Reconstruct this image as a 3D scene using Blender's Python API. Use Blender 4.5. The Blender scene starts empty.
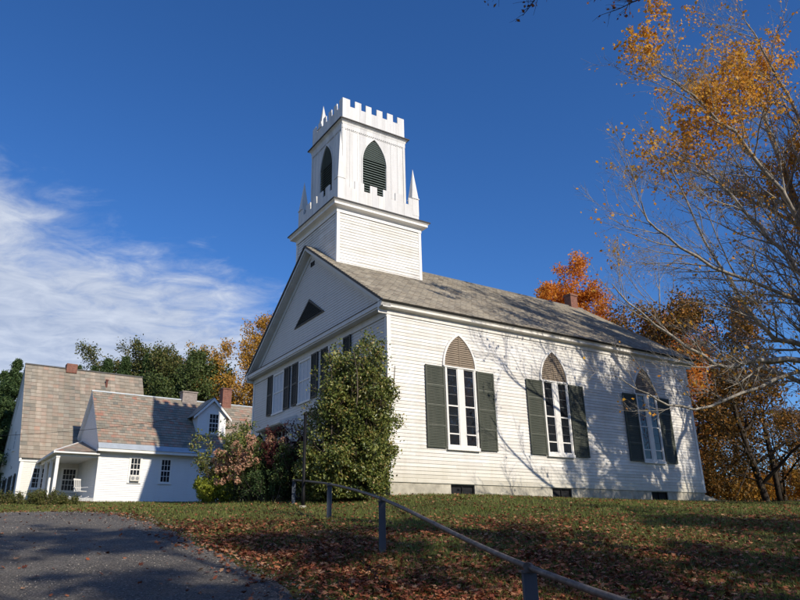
import bpy, math, random
import numpy as np
from mathutils import Matrix, Vector
R = np.random.default_rng(11)
random.seed(5)
SC = bpy.context.scene
COL = SC.collection
rad = math.radians

# ------------------------------------------------------------------ helpers
def tag(o, label=None, cat=None, group=None, kind=None):
    if label: o['label'] = label
    if cat: o['category'] = cat
    if group: o['group'] = group
    if kind: o['kind'] = kind
    return o
def empty(name, loc=(0, 0, 0), rz=0.0):
    o = bpy.data.objects.new(name, None); COL.objects.link(o)
    o.location = loc; o.rotation_euler = (0, 0, rz); o.empty_display_size = .3
    return o
def mesh_np(name, V, F, mat, parent=None, smooth=False, var=None, uv=None):
    """V (n,3), F (m,k) uniform faces"""
    V = np.asarray(V, np.float32); F = np.asarray(F, np.int32)
    me = bpy.data.meshes.new(name)
    m, k = F.shape
    me.vertices.add(len(V)); me.vertices.foreach_set('co', V.ravel())
    me.loops.add(m * k); me.loops.foreach_set('vertex_index', F.ravel())
    me.polygons.add(m); me.polygons.foreach_set('loop_start', np.arange(0, m * k, k, dtype=np.int32))
    me.polygons.foreach_set('loop_total', np.full(m, k, np.int32))
    if smooth: me.polygons.foreach_set('use_smooth', np.ones(m, bool))
    if var is not None:
        a = me.attributes.new('var', 'FLOAT', 'FACE'); a.data.foreach_set('value', np.asarray(var, np.float32))
    if uv is not None:
        l = me.uv_layers.new(name='UVMap'); l.data.foreach_set('uv', np.asarray(uv, np.float32)[F.ravel()].ravel())
    me.materials.append(mat); me.update(calc_edges=True)
    o = bpy.data.objects.new(name, me); COL.objects.link(o)
    if parent: o.parent = parent
    return o
class Fr:
    """frame on a facade: a = along, z = up, d = outwards"""
    def __init__(s, o, U, N, Z=(0, 0, 1)):
        s.o = np.array(o, float); s.U = np.array(U, float); s.N = np.array(N, float); s.Z = np.array(Z, float)
    def p(s, a, z, d=0.0): return tuple(s.o + s.U * a + s.Z * z + s.N * d)
ID = Fr((0, 0, 0), (1, 0, 0), (0, -1, 0))
class M:
    def __init__(s): s.v = []; s.f = []; s.uv = []; s.smooth = False; s.cuts = []
    def poly(s, pts, uv=None):
        i = len(s.v); s.v += [tuple(p) for p in pts]; s.f.append(tuple(range(i, i + len(pts))))
        s.uv += list(uv) if uv else [(0, 0)] * len(pts)
    def box(s, f, a0, a1, z0, z1, d0, d1):
        s.cuts.append(len(s.f)); P = [f.p(a, z, d) for a in (a0, a1) for z in (z0, z1) for d in (d0, d1)]
        for q in ((0, 1, 3, 2), (4, 6, 7, 5), (0, 4, 5, 1), (2, 3, 7, 6), (0, 2, 6, 4), (1, 5, 7, 3)):
            s.poly([P[k] for k in q], [(P[k][0], P[k][2]) for k in q])
        return s
    def prism(s, f, pts, d0, d1):
        n = len(pts); s.cuts.append(len(s.f))
        s.poly([f.p(a, z, d1) for a, z in pts], [(a, z) for a, z in pts])
        s.poly([f.p(a, z, d0) for a, z in reversed(pts)])
        for i in range(n):
            a, b = pts[i], pts[(i + 1) % n]
            s.poly([f.p(a[0], a[1], d0), f.p(b[0], b[1], d0), f.p(b[0], b[1], d1), f.p(a[0], a[1], d1)])
        return s
    def band(s, f, outer, inner, d0, d1, closed=False):
        n = len(outer)
        for i in range(n if closed else n - 1):
            j = (i + 1) % n
            o0, o1, i0, i1 = outer[i], outer[j], inner[i], inner[j]
            s.poly([f.p(*o0, d1), f.p(*o1, d1), f.p(*i1, d1), f.p(*i0, d1)])
            s.poly([f.p(*o0, d0), f.p(*o1, d0), f.p(*o1, d1), f.p(*o0, d1)])
            s.poly([f.p(*i0, d0), f.p(*i1, d0), f.p(*i1, d1), f.p(*i0, d1)])
        return s
    def beam(s, p, q, w, h=None, up=(0, 0, 1)):
        """box beam from p to q, w wide, h high, top edge kept"""
        h = h or w; p = np.array(p, float); q = np.array(q, float)
        t = q - p; t /= np.linalg.norm(t); up = np.array(up, float)
        sd = np.cross(t, up); sd /= np.linalg.norm(sd); u = np.cross(sd, t)
        c = [(-w/2, -h/2), (w/2, -h/2), (w/2, h/2), (-w/2, h/2)]
        A = [p + sd * x + u * y for x, y in c]; B = [q + sd * x + u * y for x, y in c]
        s.poly(A[::-1]); s.poly(B)
        for i in range(4): s.poly([A[i], A[(i+1) % 4], B[(i+1) % 4], B[i]])
        return s
    def tube(s, pts, r, k=8):
        pts = [np.array(p, float) for p in pts]; n = len(pts)
        rs = r if hasattr(r, '__len__') else [r] * n
        rings = []; ref = np.array((.3, .2, .93))
        for i, p in enumerate(pts):
            t = pts[min(i + 1, n - 1)] - pts[max(i - 1, 0)]; t /= np.linalg.norm(t)
            if abs(t @ ref) > .95: ref = np.array((.9, .3, .1))
            x = np.cross(t, ref); x /= np.linalg.norm(x); y = np.cross(t, x)
            rings.append([p + rs[i] * (x * math.cos(a) + y * math.sin(a)) for a in np.arange(k) * 2 * math.pi / k])
        i0 = len(s.v)
        for g in rings:
            for q in g: s.v.append(tuple(q)); s.uv.append((0, 0))
        for i in range(n - 1):
            for j in range(k):
                a = i0 + i * k + j; b = i0 + i * k + (j + 1) % k
                s.f.append((a, b, b + k, a + k))
        s.f.append(tuple(i0 + j for j in range(k))[::-1]); s.f.append(tuple(i0 + (n-1)*k + j for j in range(k)))
        return s
    def lathe(s, c, prof, k=16):
        return s.tube([(c[0], c[1], c[2] + z) for r, z in prof], [r for r, z in prof], k)
    def clap(s, f, z0, z1, e, ext, t=.014, d=0.0, seg=None):
        """lapped courses from z0 to z1; ext(z) -> list of (lo, hi)"""
        z = z0; 
        while z < z1 - 1e-4:
            zt = min(z + e, z1)
            j = random.uniform(-.0015, .0015)
            for (l0, h0), (l1, h1) in zip(ext(z), ext(zt)):
                if h0 - l0 < .01: continue
                if h1 < l1: l1 = h1 = (l1 + h1) / 2
                s.poly([f.p(l0, z, d + t + j), f.p(h0, z, d + t + j), f.p(h1, zt, d + .001), f.p(l1, zt, d + .001)],
                       [(l0, z), (h0, z), (h1, zt), (l1, zt)])
                s.poly([f.p(l0, z, d), f.p(h0, z, d), f.p(h0, z, d + t + j), f.p(l0, z, d + t + j)],
                       [(l0, z), (h0, z), (h0, z), (l0, z)])
            z = zt
        return s
    def build_each(s, name, mat, parent=None):
        out = []; V = s.v; used = {}
        # group faces into pieces by shared creation block
        for k in range(len(s.cuts)):
            f0 = s.cuts[k]; f1 = s.cuts[k + 1] if k + 1 < len(s.cuts) else len(s.f)
            m = M()
            for fc in s.f[f0:f1]: m.poly([V[i] for i in fc], [s.uv[i] for i in fc])
            out.append(m.build(name, mat, parent))
        return out
    def build(s, name, mat, parent=None, bevel=0.0, smooth=False, **kw):
        me = bpy.data.meshes.new(name); me.from_pydata(s.v, [], s.f)
        l = me.uv_layers.new(name='UVMap')
        idx = np.empty(len(me.loops), np.int32); me.loops.foreach_get('vertex_index', idx)
        l.data.foreach_set('uv', np.array(s.uv, np.float32)[idx].ravel())
        me.materials.append(mat)
        if smooth: me.polygons.foreach_set('use_smooth', np.ones(len(me.polygons), bool))
        me.update()
        o = bpy.data.objects.new(name, me); COL.objects.link(o)
        if parent: o.parent = parent
        if bevel:
            b = o.modifiers.new('bevel', 'BEVEL'); b.width = bevel; b.segments = 2
        return o
def copy_tree(o, parent=None, loc=None, rz=None, sc=None):
    c = o.copy(); COL.objects.link(c)
    if parent: c.parent = parent
    if loc is not None: c.location = loc
    if rz is not None: c.rotation_euler = (0, 0, rz)
    if sc is not None: c.scale = (sc, sc, sc) if not hasattr(sc, '__len__') else sc
    for ch in list(o.children): copy_tree(ch, c)
    return c

# ------------------------------------------------------------------ materials
def nt(name):
    m = bpy.data.materials.new(name); m.use_nodes = True
    t = m.node_tree; b = t.nodes['Principled BSDF']
    return m, t, b
def N(t, typ, **kw):
    n = t.nodes.new(typ)
    for k, v in kw.items():
        if k in n.inputs: n.inputs[k].default_value = v
        else: setattr(n, k, v)
    return n
def link(t, a, ao, b, bi): t.links.new(a.outputs[ao], b.inputs[bi])
def ramp(t, stops):
    n = t.nodes.new('ShaderNodeValToRGB'); e = n.color_ramp.elements
    while len(e) < len(stops): e.new(.5)
    for i, (p, c) in enumerate(stops):
        e[i].position = p; e[i].color = (*c, 1) if len(c) == 3 else c
    return n
def noise(t, scale, detail=4, rough=.6, vec=None, sc3=None):
    n = N(t, 'ShaderNodeTexNoise'); n.inputs['Scale'].default_value = scale
    n.inputs['Detail'].default_value = detail; n.inputs['Roughness'].default_value = rough
    if vec is None:
        tc = N(t, 'ShaderNodeTexCoord'); vec = tc.outputs['Object']
    if sc3:
        mp = N(t, 'ShaderNodeMapping'); mp.inputs['Scale'].default_value = sc3; t.links.new(vec, mp.inputs['Vector']); vec = mp.outputs['Vector']
    t.links.new(vec, n.inputs['Vector'])
    return n
def mixc(t, f, a, b, mode='MIX'):
    n = t.nodes.new('ShaderNodeMix'); n.data_type = 'RGBA'; n.blend_type = mode
    for i, v in ((0, f), (6, a), (7, b)):
        if hasattr(v, 'is_output') or isinstance(v, bpy.types.NodeSocket): t.links.new(v, n.inputs[i])
        elif i == 0: n.inputs[0].default_value = v
        else: n.inputs[i].default_value = (*v, 1)
    return n.outputs[2]
def bump(t, b, h, strength=.3, dist=.02):
    n = N(t, 'ShaderNodeBump'); n.inputs['Strength'].default_value = strength; n.inputs['Distance'].default_value = dist
    t.links.new(h, n.inputs['Height']); t.links.new(n.outputs['Normal'], b.inputs['Normal'])

def m_paint(name, col, dirt=(.4, .38, .33), amount=.35, rough=.55, spec=.3, vertical=True, peel=0.0, seams=0.0, boards=0.0):
    m, t, b = nt(name)
    n1 = noise(t, 1.0, 6, .7, sc3=(2.5, 2.5, .45) if vertical else (1, 1, 1))
    r1 = ramp(t, [(.45, (0, 0, 0)), (.8, (1, 1, 1))]); link(t, n1, 'Fac', r1, 'Fac')
    mu = N(t, 'ShaderNodeMath', operation='MULTIPLY'); link(t, r1, 'Color', mu, 0); mu.inputs[1].default_value = amount
    c = mixc(t, mu.outputs[0], col, dirt)
    n2 = noise(t, 3.0, 5, .6, sc3=(.6, .6, 9))
    r2 = ramp(t, [(.3, (.93,) * 3), (.7, (1.0,) * 3)]); link(t, n2, 'Fac', r2, 'Fac')
    c = mixc(t, 1.0, c, r2.outputs['Color'], 'MULTIPLY')
    if peel:
        n3 = noise(t, 14, 8, .75, sc3=(1, 1, 3)); r3 = ramp(t, [(.66, (0, 0, 0)), (.70, (1, 1, 1))]); link(t, n3, 'Fac', r3, 'Fac')
        mu3 = N(t, 'ShaderNodeMath', operation='MULTIPLY'); link(t, r3, 'Color', mu3, 0); mu3.inputs[1].default_value = peel
        c = mixc(t, mu3.outputs[0], c, (.3, .27, .23))
    if boards:
        tc = N(t, 'ShaderNodeTexCoord'); sp = N(t, 'ShaderNodeSeparateXYZ'); link(t, tc, 'Object', sp, 0)
        zz = N(t, 'ShaderNodeMath', operation='DIVIDE'); link(t, sp, 'Z', zz, 0); zz.inputs[1].default_value = boards
        zf = N(t, 'ShaderNodeMath', operation='FLOOR'); link(t, zz, 0, zf, 0)
        w0 = N(t, 'ShaderNodeTexWhiteNoise', noise_dimensions='1D'); link(t, zf, 0, w0, 'W')
        a1 = N(t, 'ShaderNodeMath', operation='ADD'); link(t, sp, 'X', a1, 0); link(t, sp, 'Y', a1, 1)
        a2 = N(t, 'ShaderNodeMath', operation='MULTIPLY_ADD'); link(t, w0, 'Value', a2, 0); a2.inputs[1].default_value = 3.1; link(t, a1, 0, a2, 2)
        a3 = N(t, 'ShaderNodeMath', operation='DIVIDE'); link(t, a2, 0, a3, 0); a3.inputs[1].default_value = 2.9
        xf = N(t, 'ShaderNodeMath', operation='FLOOR'); link(t, a3, 0, xf, 0); xr = N(t, 'ShaderNodeMath', operation='FRACT'); link(t, a3, 0, xr, 0)
        cbn = N(t, 'ShaderNodeCombineXYZ'); link(t, xf, 0, cbn, 0); link(t, zf, 0, cbn, 1); w2 = N(t, 'ShaderNodeTexWhiteNoise', noise_dimensions='2D'); link(t, cbn, 0, w2, 'Vector')
        rb = ramp(t, [(0, (.86, .85, .83)), (.6, (.97, .97, .96)), (1, (1.04, 1.04, 1.04))]); link(t, w2, 'Value', rb, 'Fac'); c = mixc(t, 1.0, c, rb.outputs['Color'], 'MULTIPLY')
        rj = ramp(t, [(0, (.5, .5, .48)), (.004, (1, 1, 1))]); link(t, xr, 0, rj, 'Fac'); c = mixc(t, 1.0, c, rj.outputs['Color'], 'MULTIPLY')
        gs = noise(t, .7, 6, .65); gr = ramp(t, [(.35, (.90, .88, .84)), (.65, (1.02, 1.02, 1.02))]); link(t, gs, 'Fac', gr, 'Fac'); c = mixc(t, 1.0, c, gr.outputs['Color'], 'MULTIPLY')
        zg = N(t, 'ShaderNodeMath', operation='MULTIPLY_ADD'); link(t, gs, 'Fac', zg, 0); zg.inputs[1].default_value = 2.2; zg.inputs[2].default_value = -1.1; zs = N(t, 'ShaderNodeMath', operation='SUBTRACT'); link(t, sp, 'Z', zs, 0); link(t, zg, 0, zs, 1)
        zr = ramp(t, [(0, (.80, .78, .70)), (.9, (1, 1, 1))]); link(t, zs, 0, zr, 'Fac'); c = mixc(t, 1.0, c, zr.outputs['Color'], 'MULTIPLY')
    if seams:
        tc = N(t, 'ShaderNodeTexCoord'); sp = N(t, 'ShaderNodeSeparateXYZ'); link(t, tc, 'Object', sp, 0)
        a1 = N(t, 'ShaderNodeMath', operation='ADD'); link(t, sp, 'X', a1, 0); link(t, sp, 'Y', a1, 1)
        d1 = N(t, 'ShaderNodeMath', operation='DIVIDE'); link(t, a1, 0, d1, 0); d1.inputs[1].default_value = seams
        f1 = N(t, 'ShaderNodeMath', operation='FRACT'); link(t, d1, 0, f1, 0)
        rs = ramp(t, [(0, (.35, .34, .32)), (.035, (1, 1, 1))]); link(t, f1, 0, rs, 'Fac')
        fl = N(t, 'ShaderNodeMath', operation='FLOOR'); link(t, d1, 0, fl, 0); w1 = N(t, 'ShaderNodeTexWhiteNoise', noise_dimensions='1D'); link(t, fl, 0, w1, 'W')
        rw = ramp(t, [(0, (.86, .86, .87)), (1, (1.03, 1.02, 1))]); link(t, w1, 'Value', rw, 'Fac')
        c = mixc(t, .8, c, rs.outputs['Color'], 'MULTIPLY'); c = mixc(t, 1.0, c, rw.outputs['Color'], 'MULTIPLY')
    t.links.new(c, b.inputs['Base Color']); b.inputs['Roughness'].default_value = rough
    b.inputs['Specular IOR Level'].default_value = spec
    n4 = noise(t, 60, 3); bump(t, b, n4.outputs['Fac'], .12, .004)
    return m
def m_slate(name, w, h, cols, stain=(.5, .48, .42), stains=.5, rough=.75, off=.5, moss=None, gap=.6, cols_var=0.0):
    m, t, b = nt(name)
    uvn = N(t, 'ShaderNodeUVMap'); sp = N(t, 'ShaderNodeSeparateXYZ'); link(t, uvn, 'UV', sp, 0)
    def mth(op, a, c=None, c2=None):
        n = N(t, 'ShaderNodeMath', operation=op)
        for i, x in enumerate((a, c, c2)):
            if x is None: continue
            if isinstance(x, (int, float)): n.inputs[i].default_value = x
            else: t.links.new(x, n.inputs[i])
        return n.outputs[0]
    row = mth('DIVIDE', sp.outputs['Y'], h); rf = mth('FLOOR', row)
    od = mth('MULTIPLY', mth('MODULO', rf, 2.0), off)
    cu = mth('ADD', mth('DIVIDE', sp.outputs['X'], w), od); cf = mth('FLOOR', cu)
    cb = N(t, 'ShaderNodeCombineXYZ'); t.links.new(cf, cb.inputs[0]); t.links.new(rf, cb.inputs[1])
    wn = N(t, 'ShaderNodeTexWhiteNoise', noise_dimensions='2D'); link(t, cb, 0, wn, 'Vector')
    # clumpy variation so neighbours relate
    cl = noise(t, .9, 5, .7); ad = mth('ADD', mth('MULTIPLY', wn.outputs['Value'], .55), mth('MULTIPLY', cl.outputs['Fac'], .45))
    r = ramp(t, [((i + .5) / len(cols) * .7 + .15, c) for i, c in enumerate(cols)]); t.links.new(ad, r.inputs['Fac'])
    fr = mth('FRACT', cu); ed = mth('MINIMUM', fr, mth('SUBTRACT', 1.0, fr))
    edr = ramp(t, [(0, (gap,) * 3), (.06, (1, 1, 1))]); t.links.new(ed, edr.inputs['Fac'])
    c = mixc(t, 1.0, r.outputs['Color'], edr.outputs['Color'], 'MULTIPLY')
    if cols_var:
        w1 = N(t, 'ShaderNodeTexWhiteNoise', noise_dimensions='1D'); t.links.new(cf, w1.inputs['W'])
        r9 = ramp(t, [(0, (.68, .72, .70)), (1, (1.18, 1.12, 1.05))]); link(t, w1, 'Value', r9, 'Fac'); c = mixc(t, cols_var, c, r9.outputs['Color'], 'MULTIPLY')
    fy = mth('FRACT', row); fyr = ramp(t, [(0, (gap,) * 3), (.10, (1, 1, 1)), (.8, (1, 1, 1)), (1, (.86,) * 3)]); t.links.new(fy, fyr.inputs['Fac'])
    c = mixc(t, .8, c, fyr.outputs['Color'], 'MULTIPLY')
    mp = N(t, 'ShaderNodeMapping'); mp.inputs['Scale'].default_value = (3.0, .25, 1); link(t, uvn, 'UV', mp, 'Vector')
    sn = N(t, 'ShaderNodeTexNoise'); sn.inputs['Scale'].default_value = 1.0; sn.inputs['Detail'].default_value = 7; link(t, mp, 0, sn, 'Vector')
    sr = ramp(t, [(.45, (0, 0, 0)), (.75, (1, 1, 1))]); link(t, sn, 'Fac', sr, 'Fac')
    sm = mth('MULTIPLY', sr.outputs['Color'], stains)
    c = mixc(t, sm, c, stain)
    fn = noise(t, 45, 6, .75); fr2 = ramp(t, [(.3, (.75,) * 3), (.7, (1.1,) * 3)]); link(t, fn, 'Fac', fr2, 'Fac')
    c = mixc(t, 1.0, c, fr2.outputs['Color'], 'MULTIPLY')
    t.links.new(c, b.inputs['Base Color']); b.inputs['Roughness'].default_value = rough
    hh = mth('ADD', mth('MULTIPLY', wn.outputs['Value'], .4), mth('MULTIPLY', edr.outputs['Color'], 1.0))
    hh = mth('ADD', hh, mth('MULTIPLY', fn.outputs['Fac'], .5)); bump(t, b, hh, .5, .01)
    return m
def m_brick(name, col, col2, mortar):
    m, t, b = nt(name)
    tc = N(t, 'ShaderNodeTexCoord'); sp = N(t, 'ShaderNodeSeparateXYZ'); link(t, tc, 'Object', sp, 0)
    ad = N(t, 'ShaderNodeMath', operation='ADD'); link(t, sp, 'X', ad, 0); link(t, sp, 'Y', ad, 1)
    cb = N(t, 'ShaderNodeCombineXYZ'); link(t, ad, 0, cb, 0); link(t, sp, 'Z', cb, 1)
    br = N(t, 'ShaderNodeTexBrick'); link(t, cb, 0, br, 'Vector'); br.inputs['Scale'].default_value = 1
    br.inputs['Brick Width'].default_value = .21; br.inputs['Row Height'].default_value = .07; br.inputs['Mortar Size'].default_value = .008
    br.inputs['Color1'].default_value = (*col, 1); br.inputs['Color2'].default_value = (*col2, 1); br.inputs['Mortar'].default_value = (*mortar, 1)
    n = noise(t, 6, 5); r = ramp(t, [(.3, (.65,) * 3), (.7, (1.1,) * 3)]); link(t, n, 'Fac', r, 'Fac')
    c = mixc(t, 1, br.outputs['Color'], r.outputs['Color'], 'MULTIPLY'); t.links.new(c, b.inputs['Base Color'])
    b.inputs['Roughness'].default_value = .9; bump(t, b, br.outputs['Fac'], -.4, .01)
    return m
def m_simple(name, col, rough=.6, metal=0.0, spec=.4, var=.25, scale=8, bmp=.1):
    m, t, b = nt(name)
    n = noise(t, scale, 6, .65); r = ramp(t, [(.3, tuple(x * (1 - var) for x in col)), (.7, tuple(min(1, x * (1 + var)) for x in col))])
    link(t, n, 'Fac', r, 'Fac'); link(t, r, 'Color', b, 'Base Color'); b.inputs['Roughness'].default_value = rough
    b.inputs['Metallic'].default_value = metal; b.inputs['Specular IOR Level'].default_value = spec
    if bmp: bump(t, b, noise(t, scale * 6, 4).outputs['Fac'], bmp, .01)
    return m
def m_leaf(name, cols, trans=.35, rough=.55, spec=.25, coords_scale=.35, mixn=.5):
    m, t, b = nt(name)
    at = N(t, 'ShaderNodeAttribute', attribute_name='var')
    n = noise(t, coords_scale, 3); 
    mx = N(t, 'ShaderNodeMath', operation='MULTIPLY'); link(t, n, 'Fac', mx, 0); mx.inputs[1].default_value = mixn
    m2 = N(t, 'ShaderNodeMath', operation='MULTIPLY_ADD'); link(t, at, 'Fac', m2, 0); m2.inputs[1].default_value = 1 - mixn; link(t, mx, 0, m2, 2)
    r = ramp(t, [(.12 + .76 * i / (len(cols) - 1), c) for i, c in enumerate(cols)]); link(t, m2, 0, r, 'Fac')
    link(t, r, 'Color', b, 'Base Color'); b.inputs['Roughness'].default_value = rough; b.inputs['Specular IOR Level'].default_value = spec
    if trans:
        tr = N(t, 'ShaderNodeBsdfTranslucent'); link(t, r, 'Color', tr, 'Color')
        ms = N(t, 'ShaderNodeMixShader'); ms.inputs[0].default_value = trans
        out = t.nodes['Material Output']; link(t, b, 'BSDF', ms, 1); link(t, tr, 'BSDF', ms, 2); link(t, ms, 0, out, 'Surface')
    return m
def m_bark(name, c1, c2, scale=6):
    m, t, b = nt(name)
    n = noise(t, scale, 8, .7, sc3=(1, 1, .35)); r = ramp(t, [(.35, c1), (.65, c2)]); link(t, n, 'Fac', r, 'Fac')
    link(t, r, 'Color', b, 'Base Color'); b.inputs['Roughness'].default_value = .9; b.inputs['Specular IOR Level'].default_value = .15
    bump(t, b, n.outputs['Fac'], .6, .03); return m
def m_glass(name, tint=(.015, .018, .022), rough=.03, wave=.15):
    m, t, b = nt(name)
    b.inputs['Base Color'].default_value = (*tint, 1); b.inputs['Roughness'].default_value = rough
    b.inputs['Specular IOR Level'].default_value = .5
    n = noise(t, 2.3, 2); bump(t, b, n.outputs['Fac'], wave, .06); return m

WHITE = m_paint('white_paint', (.80, .78, .74), amount=.20)
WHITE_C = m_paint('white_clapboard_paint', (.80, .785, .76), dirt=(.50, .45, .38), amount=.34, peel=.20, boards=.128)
WHITE_H = m_paint('house_white_paint', (.76, .76, .75), dirt=(.6, .58, .54), amount=.25)
WHITE_F = m_paint('shade_toned_front_clapboard_paint', (.63, .61, .58), dirt=(.45, .42, .38), amount=.35, peel=.2)  # front boards: shade put into a darker base colour, with peeling on top
TRIMF = m_paint('shade_toned_front_trim', (.64, .63, .60), dirt=(.38, .35, .3), amount=.4, peel=.15)  # front trim darkened the same way, shade held in the base colour
WHITE_T = m_paint('weathered_white_paint', (.72, .71, .69), dirt=(.36, .34, .31), amount=.5, peel=.6, seams=.36)
TRIMC = m_paint('cornice_paint', (.78, .75, .69), dirt=(.38, .33, .26), amount=.5, peel=.25)
SHUT = m_paint('dark_green_shutter_paint', (.060, .068, .052), dirt=(.12, .12, .095), amount=.6, rough=.6)
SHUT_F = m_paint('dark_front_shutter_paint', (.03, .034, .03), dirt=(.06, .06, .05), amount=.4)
TAN = m_paint('tan_louver_paint', (.26, .205, .15), dirt=(.12, .10, .08), amount=.6)
BGREEN = m_paint('faded_green_louver_paint', (.125, .16, .145), dirt=(.05, .07, .06), amount=.5)
DARK = m_simple('dark_void', (.012, .012, .014), .9)
GLASS = m_glass('window_glass')
LEAD = m_simple('grey_glazing_bars', (.16, .16, .16), .6)
PALE = m_simple('pale_blind', (.55, .57, .6), .8, var=.08)
STONE = m_simple('pale_concrete_foundation', (.40, .37, .30), .9, var=.38, scale=2.2, bmp=.3)
BLACK = m_simple('black_metal', (.006, .006, .007), .6, spec=.2)
DRIP = m_simple('dark_drip_edge', (.03, .028, .026), .6)
ROOF_C = m_slate('church_slate', .30, .22, [(.25, .215, .17), (.36, .315, .245), (.44, .39, .31), (.31, .28, .23), (.50, .45, .36)], stain=(.17, .15, .12), stains=.45, gap=.45)
ROOF_A = m_slate('wing_slate', .28, .25, [(.16, .155, .13), (.27, .235, .175), (.34, .22, .155), (.25, .225, .175), (.36, .30, .23), (.36, .17, .115)], stain=(.33, .30, .24), stains=.3)
ROOF_B = m_slate('house_slate', .34, .31, [(.20, .185, .155), (.28, .245, .20), (.36, .31, .25), (.31, .235, .185), (.38, .34, .28), (.37, .245, .185)], stain=(.25, .20, .14), stains=.75, off=.10, gap=.74, cols_var=.9)
BRICK = m_brick('red_brick', (.21, .065, .04), (.28, .10, .06), (.20, .16, .13))
BRICK_W = m_brick('pale_brick', (.26, .21, .18), (.34, .28, .24), (.32, .29, .26))
APRON = m_simple('bare_metal_apron', (.42, .46, .49), .5, metal=.35, var=.12, scale=3)
BARK = m_bark('grey_bark', (.13, .115, .095), (.40, .365, .31))
BARK_D = m_bark('dark_bark', (.025, .02, .016), (.07, .055, .042))
BARK_B = m_bark('brown_bark', (.06, .045, .035), (.16, .13, .10))
L_ORANGE = m_leaf('orange_maple_leaves', [(.34, .10, .02), (.62, .20, .03), (.78, .32, .04), (.80, .44, .07)], .45)
L_GOLD = m_leaf('gold_maple_leaves', [(.34, .13, .02), (.64, .28, .03), (.76, .41, .05), (.64, .42, .08)], .5)
L_YELLOW = m_leaf('yellow_brown_leaves', [(.20, .17, .035), (.42, .25, .045), (.62, .35, .055), (.56, .23, .05)], .4)
L_BROWN = m_leaf('brown_oak_leaves', [(.04, .045, .014), (.12, .08, .02), (.28, .13, .025), (.44, .21, .04)], .3)
L_GREEN = m_leaf('evergreen_needles', [(.02, .045, .018), (.045, .085, .028), (.08, .125, .04), (.11, .14, .05)], .2)
L_DGREEN = m_leaf('green_leaves', [(.02, .04, .012), (.06, .09, .024), (.095, .13, .035), (.15, .14, .045)], .25)
L_LILAC = m_leaf('lilac_leaves', [(.035, .055, .016), (.09, .125, .028), (.165, .20, .045), (.27, .28, .07), (.27, .16, .055)], .25, rough=.42, spec=.5, mixn=.35, coords_scale=1.2)
L_BURG = m_leaf('burgundy_leaves', [(.03, .008, .010), (.07, .018, .018), (.13, .03, .028), (.16, .06, .04)], .25)
L_YG = m_leaf('yellow_green_leaves', [(.09, .12, .015), (.20, .24, .025), (.32, .34, .04), (.30, .28, .05)], .4)
L_PINK = m_leaf('pink_flower_heads', [(.30, .13, .08), (.48, .25, .16), (.60, .37, .24), (.58, .42, .27)], .3, coords_scale=3)
L_RUST = m_leaf('rusty_red_leaves', [(.06, .02, .015), (.15, .05, .03), (.20, .09, .045), (.12, .10, .04)], .3)
L_JUN = m_leaf('shrub_leaves', [(.03, .05, .012), (.07, .09, .022), (.14, .14, .04), (.22, .13, .05)], .25, coords_scale=1.5)

# ------------------------------------------------------------------ terrain
CP = np.array([(0,-15,-3.2),(0,-5,-2.1),(0,0,-1.6),(1.1,6,-1.05),(-.3,11.8,-.09),(-1.8,17.3,.64),(-3.3,21.5,1.19),(-.5,24,1.58),(14.3,33.6,1.58),
 (7,45,1.9),(-8,35,2.0),(-4.9,9,-.55),(-3.6,12.6,.06),(-7.7,19.5,.92),(-13,24.5,1.31),(-14,26,1.40),(-17.7,40.2,2.62),(-9.2,46.8,2.8),(-22,38.5,2.72),
 (-30,45,3.0),(8,12,-.15),(10,20,.75),(8,27,1.42),(15,25,1.0),(20,30,1.25),(30,50,1.3),(25,60,1.2),(-32,25,1.7),(-25,8,-.6),(28,10,-.3),(22,-6,-2.2),(-20,-8,-2.6),
 (-15,60,3.0),(5,62,2.2),(-45,60,3.2),(45,30,.9),(-1.2,23.0,1.45),(6.5,28.4,1.58),(-7.2,34.6,2.0)], float)
def tps(r): return np.where(r > 1e-9, r * r * np.log(np.maximum(r, 1e-9)), 0)
_n = len(CP); _K = tps(np.linalg.norm(CP[:, None, :2] - CP[None, :, :2], axis=2)) + np.eye(_n) * .6
_P = np.c_[np.ones(_n), CP[:, :2]]
_A = np.block([[_K, _P], [_P.T, np.zeros((3, 3))]])
_W = np.linalg.solve(_A, np.r_[CP[:, 2], 0, 0, 0])
def ground(x, y):
    x = np.asarray(x, float); y = np.asarray(y, float); sh = x.shape
    q = np.c_[x.ravel(), y.ravel()]
    out = np.empty(len(q))
    for i in range(0, len(q), 20000):
        s = q[i:i+20000]
        out[i:i+20000] = tps(np.linalg.norm(s[:, None] - CP[None, :, :2], axis=2)) @ _W[:_n] + _W[_n] + s @ _W[_n+1:]
    d = np.hypot(q[:, 0], q[:, 1] - 25); w = np.clip((d - 42) / 25, 0, 1); w = w * w * (3 - 2 * w)
    out = out * (1 - w) + w * (1.6 + 3.5 * np.clip((d - 60) / 400, 0, 1))
    return out.reshape(sh)
def gz(x, y): return float(ground(np.array([x]), np.array([y]))[0])

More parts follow.
